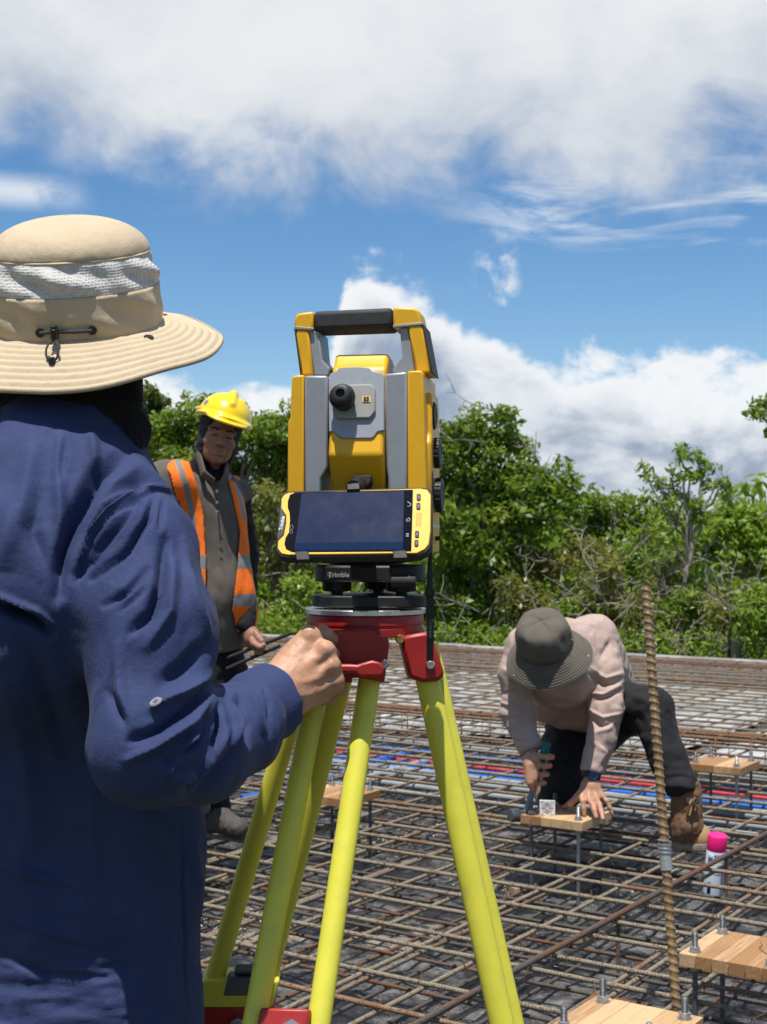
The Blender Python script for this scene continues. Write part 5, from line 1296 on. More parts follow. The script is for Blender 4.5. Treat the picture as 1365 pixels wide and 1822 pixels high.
    def brim_ring(u):
        def f(phi):
            back = max(0, -math.sin(phi)); front = max(0, math.sin(phi)); sd = abs(math.cos(phi))
            ext = (.080*sd+.088*(1-sd))*u; sl = math.radians(20+9*back-8*front+2*math.sin(phi*3+.6)); q = 1+.0
            r_ = ext*math.cos(sl); dz = -ext*math.sin(sl)*(.72+.28*u)+.0011*math.cos(u*8*2*math.pi)*(1 if .04 < u < .98 else 0)+.0016*u*math.sin(phi*7+1)
            e = Vector((A_*1.005*math.cos(phi), B_*1.005*math.sin(phi), 0)); nr = Vector((math.cos(phi)/A_, math.sin(phi)/B_, 0)).normalized(); return e+nr*r_+Vector((0, 0, dz))
        return f
    hat_part('brim', [brim_ring(i/72) for i in range(73)], .003, M_beige, hat, 140)
    hat_part('brim_edge', [lambda phi, e=e, q=q: brim_ring(1.0+e)(phi)+Vector((0, 0, q)) for e, q in ((-.03, .0022), (.0, .0026), (.018, 0), (.0, -.0026), (-.03, -.0022))], .0006, M_beige, hat, 140)
    M_snap = material('black_snap', (.02, .02, .022), .3, var=.1)
    def bp(phi, u, off=0.0):
        p = brim_ring(u)(phi); q = brim_ring(u+.05)(phi); t = brim_ring(u)(phi+.02)-p; n = t.cross(q-p).normalized(); n = n if n.z > 0 else -n; return p+n*off, n
    for phi in (math.radians(-138), math.radians(-34), math.radians(140), math.radians(40)):
        p, n = bp(phi, .22, .001); mb = MB(); mb.lathe([(.0062, 0), (.0062, .001), (.005, .0022), (.0, .0024)], p, n, 20); mb.build('snap', M_snap, hat)
    # cord lock on the back
    cy = -B_*1.012
    q0, q1, qm = (Vector((A_*1.03*math.cos(math.radians(a_)), B_*1.03*math.sin(math.radians(a_)), .012)) for a_ in (-99, -67, -90))
    for q in (q0, q1): mb = MB(); mb.lathe([(.0055, -.001), (.0055, .0015), (.003, .0018)], q, Vector((q.x, q.y, 0)), 16); mb.build('eyelet', M_snap, hat)
    mb = MB(); mb.tube([q0+Vector((0, -.002, 0)), q0.lerp(q1, .35)+Vector((0, -.006, .001)), q0.lerp(q1, .7)+Vector((0, -.005, 0)), q1+Vector((0, -.002, 0))], .0022, 8); mb.build('cord', M_rub, hat)
    lk = q0.lerp(q1, .33)+Vector((0, -.015, .001)); mb = MB(); mb.tube([lk+Vector((0, 0, .006)), lk+Vector((0, 0, -.008))], .0082, 20, flat=(1, .62)); mb.tube([lk+Vector((0, 0, .006)), lk+Vector((0, 0, .0095))], .0070, 20, flat=(1, .62))
    lo = mb.build('cord_lock', material('glossy_black', (.02, .02, .022), .18, var=0), hat, bevel=.001)
    P = [lk+Vector((.0075*math.sin(t)*(1-.3*(t/6.28-.5)**2), -.005-.020*math.sin(t/2), -.007-.015*(1-math.cos(t))*.72)) for t in [i*2*math.pi/16 for i in range(17)]]
    mb = MB(); mb.tube(P, .0014, 6, False); mb.lathe([(.0036, -.004), (.0045, 0), (.0036, .005)], lk+Vector((0, -.025, -.0286)), n=12); mb.build('cord_loop', M_rub, hat)
man_in_front()
# ================================================================== the man in hard hat and orange vest
def posed(f, M):
    """a solid given in local coordinates, placed by the matrix M"""
    Mi = np.array(M.inverted())
    def g(p): return f(p@Mi[:3, :3].T+Mi[:3, 3])
    c = [M @ Vector((x, y, z)) for x in (f.lo[0], f.hi[0]) for y in (f.lo[1], f.hi[1]) for z in (f.lo[2], f.hi[2])]
    g.lo = np.min([tuple(q) for q in c], 0); g.hi = np.max([tuple(q) for q in c], 0); return g
def head_solid():
    h = blend([ell((0, .012, .045), (.076, .096, .088)), ell((0, -.030, -.02), (.066, .066, .082)), ell((0, -.040, -.072), (.050, .046, .042))], .03)
    h = blend([h, ell((0, -.078, -.098), (.020, .016, .016)), ell((.040, -.066, -.028), (.022, .018, .018)), ell((-.040, -.066, -.028), (.022, .018, .018))], .015)
    for s in (-1, 1): h = carve(h, ell((.031*s, -.100, .001), (.018, .016, .011)), .012)
    h = blend([h, cone((.048, -.072, .020), (.010, -.090, .017), .009, .010), cone((-.048, -.072, .020), (-.010, -.090, .017), .009, .010)], .010)
    h = blend([h, cone((0, -.092, .012), (0, -.110, -.026), .008, .012), ell((.012, -.100, -.030), (.009, .010, .008)), ell((-.012, -.100, -.030), (.009, .010, .008))], .007)
    h = blend([h, cone((-.020, -.090, -.058), (0, -.099, -.055), .0055, .0072), cone((.020, -.090, -.058), (0, -.099, -.055), .0055, .0072), cone((-.017, -.088, -.070), (0, -.096, -.069), .0065, .0085), cone((.017, -.088, -.070), (0, -.096, -.069), .0065, .0085)], .006)
    h = carve(h, blend([cone((-.022, -.098, -.0635), (0, -.1065, -.0625), .0016, .0018), cone((.022, -.098, -.0635), (0, -.1065, -.0625), .0016, .0018)], .001), .003)
    for s in (-1, 1): h = blend([h, ell((.030*s, -.0835, .0015), (.0145, .0095, .0105)), ell((.070*s, .005, -.005), (.008, .018, .028))], .005)
    return h
M_skin2 = skin_mat('dark_tanned_skin', (.275, .140, .088))
M_polo = fabric('grey_brown_pique', (.115, .098, .082), .9, fine=200, fv=.0012)
M_balac = fabric('black_headcloth', (.014, .013, .014), .75, fine=90, fv=.0016)
M_black = fabric('black_cotton', (.010, .010, .011), .85)
M_orange = fabric('orange_mesh_vest', (.85, .16, .012), .7, fine=240, fv=.0012)
M_refl = fabric('silver_reflective_tape', (.19, .185, .18), .45, fine=300, fv=.0004)
M_hat_yel = material('hard_hat_yellow', (.82, .58, .012), .22, var=.03, coat=.3)
M_boot = fabric('dusty_black_leather', (.07, .062, .055), .7, fine=60, fv=.002)
def man_in_vest():
    D = 5.3; up = Vector((.23, -.04, 1)).normalized(); fw = Vector((.22, -.95, -.10)); fw = (fw-up*fw.dot(up)).normalized(); rt = fw.cross(up).normalized()   # rt: his right... image axes
    # local axes: x to image right, y backwards, z up
    M = Matrix((-rt if (-rt).x > 0 else rt, -fw, up)).transposed().to_4x4(); 
    if M.to_3x3().determinant() < 0: M = Matrix(((rt if rt.x > 0 else -rt), -fw, up)).transposed().to_4x4()
    M.translation = at(390, 775, D); Hc = .97
    M = M @ Matrix.Scale(Hc, 4)
    neck = at(372, 858, D+.06); chest = at(362, 960, D+.06); waist = at(368, 1120, D+.08); hip = at(375, 1190, D+.09)
    sR, sL = at(292, 858, D-.05), at(418, 880, D+.16)
    eR, wR = at(262, 980, D-.12), at(300, 1080, D-.3); eL, wL = at(436, 990, D+.12), at(438, 1105, D-.02); hL = at(452, 1142, D-.06)
    limbs = [cone(M @ Vector((0, .02, -.06)), neck, .050, .058), cone(neck, chest, .09, .13, ((0, 1, 0), .75)), cone(chest, waist, .135, .12, ((0, 1, 0), .7)), cone(waist, hip, .12, .125, ((0, 1, 0), .75)),
             cone(sR+Vector((.02, .03, -.03)), eR, .036, .036), cone(eR, wR, .04, .028), cone(sL+Vector((-.01, .03, -.03)), eL, .036, .036), cone(eL, wL, .04, .027), cone(neck, sR+Vector((.03, .05, -.05)), .05, .035), cone(neck, sL+Vector((-.03, .05, -.05)), .05, .035), cone(wR, at(312, 1110, D-.34), .03, .026)]
    legs = []
    for hx, kx, ax, dy, da in ((352, 345, 338, -.02, -.25), (392, 390, 382, .12, .02)):
        h_, k_, a_ = at(hx, 1195, D+.05+dy), at(kx, 1330, D+.02+da*.6), at(ax, 1452+(-da)*90, D+da); a_.z = .30; limbs += [cone(h_, k_, .08, .052), cone(k_, a_, .052, .035)]; legs.append((h_, k_, a_))
    # his left hand closed round the rods
    m = [at(446, 1122, D-.035), at(455, 1125, D-.06), at(461, 1132, D-.075), at(464, 1141, D-.08)]
    hp = [cone(wL, at(444, 1128, D-.02), .026, .030), ell(at(450, 1136, D-.045), (.034, .03, .042))]
    fg = []
    for i, q in enumerate(m):
        p1 = q+Vector((.012, -.022, -.026+.004*i)); p2 = p1+Vector((-.012, .004, -.026)); p3 = p2+Vector((-.018, .016, -.004)); fg.append(blend([cone(q, p1, .0115, .0105), cone(p1, p2, .0105, .0095), cone(p2, p3, .0095, .0085)], .004))
    fg.append(blend(chain([at(440, 1126, D-.03), at(452, 1146, D-.09), at(462, 1152, D-.105), at(468, 1151, D-.10)], [.015, .0125, .0115, .0095]), .005))
    head = posed(head_solid(), M)
    V, Q = surf(head, .0032, 1)
    me = merged('person', [(V, Q), surf(blend(limbs, .03), .012), surf(blend([blend(hp, .015)]+fg, .0045), .0032, 1)], M_skin2)
    tag(me, 'man in yellow hard hat and orange safety vest looking down at the instrument', 'person')
    # eyes and brows
    M_eye = material('eye', (.05, .035, .03), .15, var=0); M_brow = material('brow_hair', (.012, .009, .008), .8, var=0)
    for s in (-1, 1):
        mb = MB(); mb.tube([M @ Vector((.030*s-.012, -.0925, .0005)), M @ Vector((.030*s, -.0945, -.0015)), M @ Vector((.030*s+.012, -.0915, .0005))], [.0015*Hc, .0034*Hc, .0015*Hc], 8, flat=(1, .8)); mb.build('eye', M_eye, me)
        mb = MB(); mb.tube([M @ Vector((.052*s, -.076, .0215)), M @ Vector((.034*s, -.0945, .0265)), M @ Vector((.013*s, -.0985, .022))], [.002, .0036, .003], 8); mb.build('eyebrow', M_brow, me)
    mb = MB(); mb.tube([M @ Vector((x, y, z)) for x, y, z in ((-.021, -.0905, -.0635), (-.008, -.0985, -.0622), (.008, -.0985, -.0622), (.021, -.0905, -.0640))], [.001, .0022, .0022, .001], 6); mb.build('mouth', material('lip_shadow', (.06, .022, .018), .6, var=0), me)
    r = random.Random(2)
    # black cloth under the hat, open at the face
    cov = blend([ell((0, .014, .045), (.086, .106, .096)), ell((0, -.005, -.035), (.079, .088, .085)), cone((0, .03, -.08), (0, .05, -.16), .075, .085)], .03)
    face_o = cone((0, -.12, .03), (0, -.12, -.10), .066, .066)
    cov = posed(carve(cov, blend([face_o, ell((.012, -.10, -.10), (.075, .09, .075))], .03), .008), M)
    skin('head_cloth', cov, .0042, M_balac, me, lambda V, N: fbm(V*np.array([26, 26, 60.]), 2)*.0035)
    # hard hat
    dome = ell((0, -.005, .050), (.108, .132, .104))
    ridge_ = blend([cone((0, .11, .09), (0, .05, .147), .016, .016), cone((0, .05, .147), (0, -.06, .147), .016, .016), cone((0, -.06, .147), (0, -.115, .105), .016, .012)], .01)
    sl1, sl2 = [cone((.045*s, .08, .115), (.045*s, -.06, .128), .008, .008) for s in (-1, 1)]
    shell = cut(blend([dome, ridge_, sl1, sl2], .012), (0, 0, .045), (0, .05, -1))
    brim = cut(ell((0, -.02, .044), (.118, .155, .018)), (0, 0, .034), (0, 0, -1)); peak = ell((0, -.125, .036), (.085, .062, .012), Matrix.Rotation(.22, 3, 'X'))
    hs = carve(blend([shell, brim, peak], .010), ell((0, -.005, .030), (.095, .118, .095)), .004)
    H2 = M @ Matrix.Rotation(math.radians(5), 4, 'Y') @ Matrix.Rotation(math.radians(-3), 4, 'X') @ Matrix.Translation((0, .004, .020))
    hh = skin('hard_hat', posed(hs, H2), .0036, M_hat_yel, me, None, 3)
    mb = MB(); mb.lathe([(.011, 0), (.011, .0012)], H2 @ Vector((-.092, -.058, .085)), (H2.to_3x3() @ Vector((-.8, -.45, .35))), 18); mb.build('sticker', M_refl, hh)
    mb = MB(); mb.box((0, 0, 0), (.03, .008, .012)); q = mb.build('clip', M_hat_yel, hh, bevel=.002); q.matrix_basis = Matrix.Translation(H2 @ Vector((-.112, -.035, .058))) @ (H2.to_3x3() @ Matrix.Rotation(math.radians(-72), 3, 'Z')).to_4x4()
    # polo shirt
    sh = [cone(at(372, 862, D+.07), at(366, 905, D+.06), .085, .12, ((0, 1, 0), .75)), cone(at(366, 890, D+.05), sR, .085, .076), cone(at(372, 892, D+.08), sL, .085, .070),
          cone(at(360, 930, D+.05), at(366, 1060, D+.03), .160, .158, ((0, 1, 0), .72)), cone(at(366, 1060, D+.03), at(368, 1158, D+.06), .155, .150, ((0, 1, 0), .74)),
          cone(sR, at(268, 945, D-.10), .074, .070)]
    ps = cut(blend(sh, .05), at(370, 1162, D+.05), (.12, 0, -1))
    def pf(V, N):
        d = fbm(V*np.array([10, 10, 5.]), 3)*.006+np.abs(fbm(V*np.array([24, 24, 10.]), 2))*.003
        d += fold(V, N, [(372, 870), (385, 930), (398, 1010), (404, 1080)], .009, 12)+fold(V, N, [(352, 900), (368, 980), (378, 1080)], -.006, 12)+fold(V, N, [(405, 900), (412, 1000)], -.006, 8)+fold(V, N, [(380, 850), (386, 905)], -.005, 3)
        d += fold(V, N, [(300, 840), (320, 880)], -.005, 6)+fold(V, N, [(396, 1090), (400, 1150)], .006, 8); return d
    sp = skin('polo_shirt', ps, .006, M_polo, me, pf, 2)
    for a, b, c in (((352, 806), (362, 845), (382, 856)), ((404, 828), (402, 850), (392, 862))):
        mb = MB(); P = [at(*a, D-.02 if a[0] < 380 else D+.02), at(*b, D-.075), at(*c, D-.085)]; mb.tube(P, [.024, .026, .012], 12, flat=(.35, 1)); mb.build('collar', M_polo, me, bevel=.002)
    mb = MB(); mb.tube([at(384, 866, D-.075), at(387, 905, D-.095)], .010, 8, flat=(1, .3)); mb.build('placket', M_black, me)
    for py in (874, 894, 910): mb = MB(); mb.lathe([(.0055, 0), (.005, .002)], at(386+py*.004-3.4, py, D-.112+ (py-874)*-.0002), (0, -1, 0), 12); mb.build('button', M_refl, me)
    # dark long sleeve of the far arm, trousers and boots
    skin('sleeve', blend([cone(sL, eL, .060, .052), cone(eL, at(437, 1112, D-.015), .05, .040)], .02), .006, M_black, me, lambda V, N: fbm(V*np.array([20, 20, 34.]), 2)*.006)
    tr = [cone(waist, hip, .125, .14, ((0, 1, 0), .8))]
    for h_, k_, a_ in legs: tr += [cone(h_, k_, .098, .072), cone(k_, a_+Vector((0, 0, -.02)), .072, .062)]
    skin('trousers', blend(tr, .03), .008, M_black, me, lambda V, N: fbm(V*np.array([12, 12, 18.]), 3)*.010)
    for i, (h_, k_, a_) in enumerate(legs):
        toe = at(420, 1478, D-.1) if i else at(355, 1525, D-.55); a2 = Vector((a_.x, a_.y, .245)); toe.z = .232; dv = (toe-a2); dv.z = 0; dv = dv.normalized()*.17; 
        bf = blend([cone(a_, a2, .052, .050), cone(a2-dv*.15, a2+dv+Vector((0, 0, -.004)), .042, .038), cone(a2+dv*.1+Vector((0,0,.02)), a2+dv*.7, .045, .036)], .025); skin('boot', cut(bf, (0, 0, .196), (0, 0, -1)), .005, M_boot, me, lambda V, N: fbm(V*40, 2)*.003)
    # safety vest: a second layer over the shirt, open in front, with silver tape
    vs = blend([cone(at(366, 885, D+.05), sR+Vector((.05, 0, 0)), .095, .085), cone(at(372, 890, D+.08), sL+Vector((-.03, 0, 0)), .093, .076), cone(at(360, 930, D+.05), at(366, 1060, D+.03), .172, .171, ((0, 1, 0), .74)), cone(at(366, 1060, D+.03), at(376, 1095, D+.06), .170, .172, ((0, 1, 0), .76))], .045)
    Lp = [(240, 780), (318, 786), (334, 815), (352, 868), (362, 920), (366, 985), (366, 1125), (240, 1125)]; Rp = [(405, 848), (416, 890), (428, 945), (424, 1010), (414, 1085), (424, 1125), (470, 1125), (470, 840)]
    hole = [(262, 826), (285, 818), (303, 842), (312, 880), (318, 930), (312, 990), (262, 1000)]
    V, Q = surface(vs, .0038); V = relax(V, Q, 3); N = vnormals(V, Q); V = V+N*(.004+fbm(V*np.array([14, 14, 8.]), 3)*.006)[:, None]
    C = V[Q].mean(1); Nq = N[Q].mean(1); X_, Y_ = px_of(C); frontf = Nq[:, 1] < .15
    kp = np.where(frontf, (inpoly(X_, Y_, Lp) & ~inpoly(X_, Y_, hole)) | inpoly(X_, Y_, Rp), (Y_ > 838))
    kp &= ~((C[:, 2] > at(0, 812, D).z)); Q = Q[kp]; X_, Y_, fr = X_[kp], Y_[kp], frontf[kp]
    # tape runs down each front edge and round the chest
    edgeL = np.interp(Y_, [786, 815, 868, 920, 985, 1100], [318, 334, 352, 362, 366, 366]); edgeR = np.interp(Y_, [848, 890, 945, 1010, 1085, 1110], [405, 416, 428, 424, 414, 424])
    idx = np.zeros(len(Q), int); idx[fr & (X_ < 385) & (edgeL-X_ > 14) & (edgeL-X_ < 25)] = 1; idx[fr & (X_ > 395) & (X_-edgeR > 9) & (X_-edgeR < 16) & (Y_ < 925)] = 1; idx[(np.abs(Y_-(1000-(X_-430)*.0)) < 12)] = 1; idx[(np.abs(Y_-1068) < 11)] = 1
    vm = fast_mesh('safety_vest', V, Q, idx); vm.materials.append(M_orange); vm.materials.append(M_refl); v = link('safety_vest', vm, None, me); so_ = v.modifiers.new('thickness', 'SOLIDIFY'); so_.thickness = .003
    # the rods he holds
    t = thing('steel_rods', 'two thin black rods in the hand of the man in the vest', 'rods', at(450, 1140, D-.08))
    for a, b in (((404, 1171), (520, 1126)), ((404, 1190), (498, 1149))):
        mb = MB(); o_ = Vector(t.location); mb.tube([at(*a, D-.02)-o_, at(*b, D-.11)-o_], .0075, 10); mb.build('rod', M_rub, t)
man_in_vest()
# ================================================================== the man kneeling over the template
M_skin3 = skin_mat('light_brown_skin', (.43, .235, .15))
M_pink = fabric('dusty_pink_shirt', (.40, .300, .258), .8, fine=120, fv=.0012)
M_jean = fabric('black_jeans', (.016, .016, .018), .85, fine=200, fv=.0012)
M_olive = fabric('olive_grey_cotton', (.105, .094, .076), .85, fine=130, fv=.0012)
M_suede = fabric('brown_suede', (.17, .095, .052), .85, fine=90, fv=.0016)
M_toe = fabric('tan_leather', (.36, .22, .11), .7, fine=60, fv=.0015)
M_sole = material('dusty_sole', (.20, .165, .12), .9, var=.35, vscale=60)
def kneeling_man():
    D = 5.15
    sR, sL = at(922, 1160, D+.02), at(1072, 1146, D+.10); neck = at(990, 1150, D+.02); chest = at(1010, 1190, D+.16); belly = at(1035, 1250, D+.36); hip = at(1062, 1270, D+.50)
    eR, wR = at(917, 1265, D+.02), at(946, 1340, D-.06); eL, wL = at(1080, 1262, D-.0), at(1052, 1384, D-.06)
    kL, aL = at(1158, 1262, D+.02), at(1216, 1425, D-.10); hL = at(1085, 1275, D+.50); kR = at(1002, 1400, D+.20); aR = at(982, 1440, D+.62); hR = at(1030, 1285, D+.48)
    limbs = [ell(at(968, 1172, D-.10), (.075, .095, .10)), cone(at(975, 1165, D-.06), neck, .055, .06), cone(neck, chest, .06, .09), cone(chest, belly, .10, .10), cone(belly, hip, .12, .13), cone(sR+Vector((.01, .03, -.03)), eR, .035, .035), cone(eR, wR, .039, .027), cone(sL+Vector((-.01, .03, -.03)), eL, .035, .035), cone(eL, wL, .04, .028),
             cone(neck, sR+Vector((.02, .04, -.03)), .05, .035), cone(neck, sL+Vector((-.03, .06, -.04)), .05, .035), cone(hL, kL, .085, .058), cone(kL, aL, .056, .036), cone(hR, kR, .085, .058), cone(kR, aR, .054, .038)]
    # left hand spread on the board
    zb = BZ+.032; tip = lambda px, py: on(px, py, zb+.009)
    mc = [at(1035, 1418, D-.105), at(1048, 1422, D-.115), at(1061, 1421, D-.115), at(1072, 1417, D-.105)]; tips = [tip(1040, 1449), tip(1061, 1454), tip(1073, 1457), tip(1089, 1448)]
    hp = [cone(wL, at(1053, 1398, D-.075), .027, .030), blend([cone(at(1049+ (i-1.5)*5, 1396, D-.075), m, .017, .0125) for i, m in enumerate(mc)], .008)]
    fg = []
    for i, (m, t) in enumerate(zip(mc, tips)):
        p1 = m.lerp(t, .42)+Vector((0, -.004, .011)); p2 = m.lerp(t, .74)+Vector((0, -.003, .007)); r_ = (.0100, .0105, .0100, .0088)[i]; fg.append(blend([cone(m, p1, r_*1.08, r_), cone(p1, p2, r_, r_*.92), cone(p2, t, r_*.92, r_*.78)], .005))
    tt = tip(1004, 1437); fg.append(blend(chain([at(1042, 1402, D-.07), at(1028, 1418, D-.08), at(1015, 1430, D-.08), tt], [.018, .0135, .0115, .009]), .006))
    lh = blend([blend(hp, .012)]+fg, .006)
    # right hand round the hammer grip
    g0, g1 = at(972, 1326, D-.09), at(936, 1448, D-.06); gd = (g1-g0).normalized(); gp_ = lambda t: g0.lerp(g1, t)
    rp = [cone(wR, at(946, 1356, D-.10), .027, .031), cone(at(946, 1352, D-.10), at(945, 1385, D-.125), .030, .024, ((0, 1, 0), .8))]
    rf = []
    for i in range(4):
        c = gp_(.14+.125*i); k = Vector((-.028, -.028, .002)); p0 = c+k; p1 = c+Vector((.010, -.034, -.004)); p2 = c+Vector((.030, -.012, -.006)); p3 = c+Vector((.022, .014, -.004)); r_ = (.0108, .0112, .0106, .0095)[i]; rf.append(blend([cone(p0, p1, r_, r_), cone(p1, p2, r_, r_*.92), cone(p2, p3, r_*.92, r_*.85)], .004))
    rf.append(blend(chain([at(942, 1362, D-.12), at(943, 1392, D-.135), gp_(.62)+Vector((-.008, -.022, 0))], [.016, .0128, .010]), .006))
    rh = blend([blend(rp, .012)]+rf, .006)
    me = merged('person', [surf(blend(limbs, .03), .012), surf(lh, .0030, 1), surf(rh, .0030, 1)], M_skin3)
    tag(me, 'man in pink shirt and olive hat kneeling with a hammer over a wooden template', 'person')
    # shirt
    cut_d = lambda f, p, a, b: cut(f, p, Vector(b)-Vector(a))
    aR_ = blend([cone(at(930, 1158, D+.05), at(918, 1200, D+.03), .068, .066), cone(at(918, 1200, D+.03), at(919, 1268, D+.02), .065, .054), cone(at(919, 1268, D+.02), at(944, 1334, D-.05), .056, .040)], .02)
    aL_ = blend([cone(at(1066, 1146, D+.13), at(1076, 1200, D+.06), .072, .069), cone(at(1076, 1200, D+.06), at(1080, 1264, D+.01), .067, .057), cone(at(1080, 1264, D+.01), at(1058, 1368, D-.05), .060, .046)], .02)
    aR_ = cut_d(aR_, wR+Vector((0, 0, .012)), eR, wR); aL_ = cut_d(aL_, at(1056, 1374, D-.05), eL, wL)
    tor = blend([cone(at(985, 1150, D+.03), at(1000, 1185, D+.08), .095, .14), cone(at(940, 1152, D+.04), at(1060, 1140, D+.14), .085, .09), cone(at(1000, 1185, D+.12), at(1028, 1225, D+.34), .155, .165), cone(at(1050, 1150, D+.20), at(1070, 1225, D+.45), .115, .14), cone(at(1028, 1225, D+.34), at(1056, 1262, D+.5), .16, .165), cone(at(970, 1262, D+.22), at(1000, 1240, D+.3), .05, .10)], .05)
    shf = blend([tor, aR_, aL_], .02)
    def sf(V, N):
        d = fbm(V*np.array([12, 12, 12.]), 3)*.007+np.abs(fbm(V*np.array([22, 22, 22.])+5, 2))*.004; f = lambda p, a, w, s=1., q=0.: fold(V, N, p, a, w, s, q)
        for (x0, y0, x1, y1, x2, y2, a, w) in ((1050, 1188, 1078, 1206, 1108, 1196, .008, 5), (1046, 1198, 1072, 1218, 1100, 1214, -.009, 5), (1052, 1232, 1074, 1236, 1108, 1212, .010, 5), (1058, 1246, 1082, 1240, 1106, 1226, -.009, 5), (1050, 1262, 1074, 1276, 1106, 1268, .010, 5), (1050, 1276, 1070, 1290, 1096, 1288, -.009, 6), (1060, 1304, 1080, 1296, 1100, 1280, .009, 5), (1062, 1322, 1078, 1340, 1066, 1362, .007, 6), (1048, 1318, 1058, 1330, 1052, 1352, -.006, 5)): d += f([(x0, y0), (x1, y1), (x2, y2)], a*1.35, w*.72, 1, .4)
        d += f([(1060, 1250), (1078, 1290), (1070, 1350)], .010, 8)+f([(1085, 1140), (1068, 1175)], -.011, 5)+f([(1050, 1160), (1040, 1190)], -.008, 5)
        for (x0, y0, x1, y1, a, w) in ((894, 1188, 930, 1200, .006, 6), (898, 1232, 936, 1222, -.006, 6), (892, 1248, 938, 1262, .008, 5), (896, 1276, 936, 1270, -.006, 5), (906, 1292, 944, 1286, .006, 5), (910, 1312, 940, 1320, -.005, 5)): d += f([(x0, y0), ((x0+x1)/2, (y0+y1)/2+3), (x1, y1)], a*1.4, w*.7, 1, .4)
        d += f([(940, 1225), (990, 1255), (1040, 1262)], -.008, 7)+f([(930, 1240), (960, 1262), (1000, 1270)], .008, 6); return d
    ss = skin('shirt', shf, .0042, M_pink, me, sf, 2)
    # pocket flap, collar
    mb = MB(); mb.tube([at(962, 1196, D-.06), at(985, 1205, D-.085), at(1012, 1196, D-.04)], [.012, .02, .014], 10, flat=(1, .4)); mb.build('collar', M_pink, me)
    # trousers
    tr = [cone(belly+Vector((.03, .06, -.02)), hip, .145, .155), cone(hL, at(1120, 1262, D+.2), .115, .098), cone(at(1120, 1262, D+.2), kL, .098, .080), cone(kL, at(1188, 1345, D-.05), .080, .068), cone(at(1188, 1345, D-.05), at(1206, 1388, D-.09), .068, .066), cone(hR, at(1010, 1340, D+.32), .125, .105), cone(at(1010, 1340, D+.32), kR, .103, .080), cone(kR, aR, .078, .062)]
    tf = cut(blend(tr, .025), at(1217, 1428, D-.10), (.25, -.1, -1)) if False else blend(tr, .025)
    def tff(V, N):
        d = fbm(V*np.array([11, 11, 14.]), 3)*.010; f = lambda p, a, w: fold(V, N, p, a, w)
        return d+f([(1115, 1230), (1150, 1250), (1180, 1290)], .008, 8)+f([(1180, 1400), (1210, 1395), (1240, 1405)], .010, 6)+f([(1185, 1385), (1212, 1380), (1236, 1388)], -.008, 5)+f([(1110, 1290), (1135, 1275), (1150, 1300)], -.010, 8)
    skin('trousers', tf, .006, M_jean, me, tff, 2)
    # work boot in front, dark boot behind
    ank = at(1222, 1432, D-.10); heel = Vector((ank.x-.035, ank.y+.045, .215)); toe = on(1264, 1497, .228); dv = (toe-heel); dv.z = 0; dn_ = dv.normalized(); sd = Vector((-dn_.y, dn_.x, 0))
    upf = blend([cone(ank+Vector((0, .01, .055)), Vector((ank.x, ank.y, .27)), .056, .058), cone(Vector((ank.x, ank.y, .27)), heel+Vector((0, 0, .04)), .05, .046), cone(Vector((ank.x, ank.y, .285)), toe-dn_*.09+Vector((0, 0, .045)), .054, .046)], .02)
    bt = skin('boot', cut(upf, (0, 0, .222), (0, 0, -1)), .0035, M_suede, me, lambda V, N: fbm(V*45, 2)*.0035)
    skin('toe_cap', cut(blend([cone(toe-dn_*.085+Vector((0, 0, .030)), toe-dn_*.045+Vector((0, 0, .018)), .052, .044), cone(toe-dn_*.05, toe-dn_*.035+Vector((0, 0, .0)), .046, .040)], .02), (0, 0, .222), (0, 0, -1)), .0035, M_toe, bt)
    skin('sole', cut(cut(blend([cone(heel+Vector((0, 0, -.004)), toe-dn_*.045+Vector((0, 0, -.02)), .052, .056)], .01), (0, 0, .224), (0, 0, 1)), (0, 0, .194), (0, 0, -1)), .004, M_sole, bt)
    q0 = ank+Vector((.0, -.052, .02)); q1 = toe-dn_*.085+Vector((0, -.010, .078)); mb = MB(); M_lace = material('boot_lace', (.26, .15, .08), .8, var=.2)
    for k in range(6):
        c = q0.lerp(q1, k/5)+Vector((.006, -.020, .010)); c2 = q0.lerp(q1, (k+.8)/5)+Vector((.006, -.018, .010)); mb.tube([c-sd*.026+Vector((0, .01, -.006)), c.lerp(c2, .5)+Vector((0, -.004, .004)), c2+sd*.026+Vector((0, .01, -.006))], .0035, 6); mb.tube([c+sd*.026+Vector((0, .01, -.006)), c.lerp(c2, .5)+Vector((0, -.004, .004)), c2-sd*.026+Vector((0, .01, -.006))], .0035, 6)
    c = q0+Vector((.004, -.028, .008)); 
    for s in (-1, 1): mb.tube([c, c+sd*s*.02+Vector((0, -.012, .012)), c+sd*s*.045+Vector((0, -.012, .002)), c+sd*s*.05+Vector((.0, -.008, -.016)), c+sd*s*.02+Vector((0, -.006, -.004)), c], .0028, 6); mb.tube([c, c+sd*s*.03+Vector((0, -.016, -.02)), c+sd*s*.045+Vector((0, -.014, -.04))], .0026, 6)
    mb.build('lace', M_lace, bt)
    mb = MB(); mb.box((0, 0, 0), (.05, .006, .022)); tg = mb.build('tongue_label', M_rub, bt, bevel=.002); tg.matrix_basis = Matrix.Translation(at(1233, 1425, D-.17)) @ Matrix.Rotation(.15, 4, 'Z') @ Matrix.Rotation(-.3, 4, 'X')
    b2 = Vector((aR.x-.02, aR.y, .26)); skin('boot', cut(blend([cone(aR, b2, .05, .05), cone(b2+Vector((0, .02, 0)), Vector((b2.x-.01, b2.y-.14, .24)), .05, .042)], .02), (0, 0, .197), (0, 0, -1)), .006, M_suede, me)
    # bucket hat
    ax = Vector((-.20, -.56, .80)).normalized(); hc = at(972, 1160, D-.12); ux = (Vector((1, 0, 0))-ax*ax.x).normalized(); uy = ax.cross(ux)
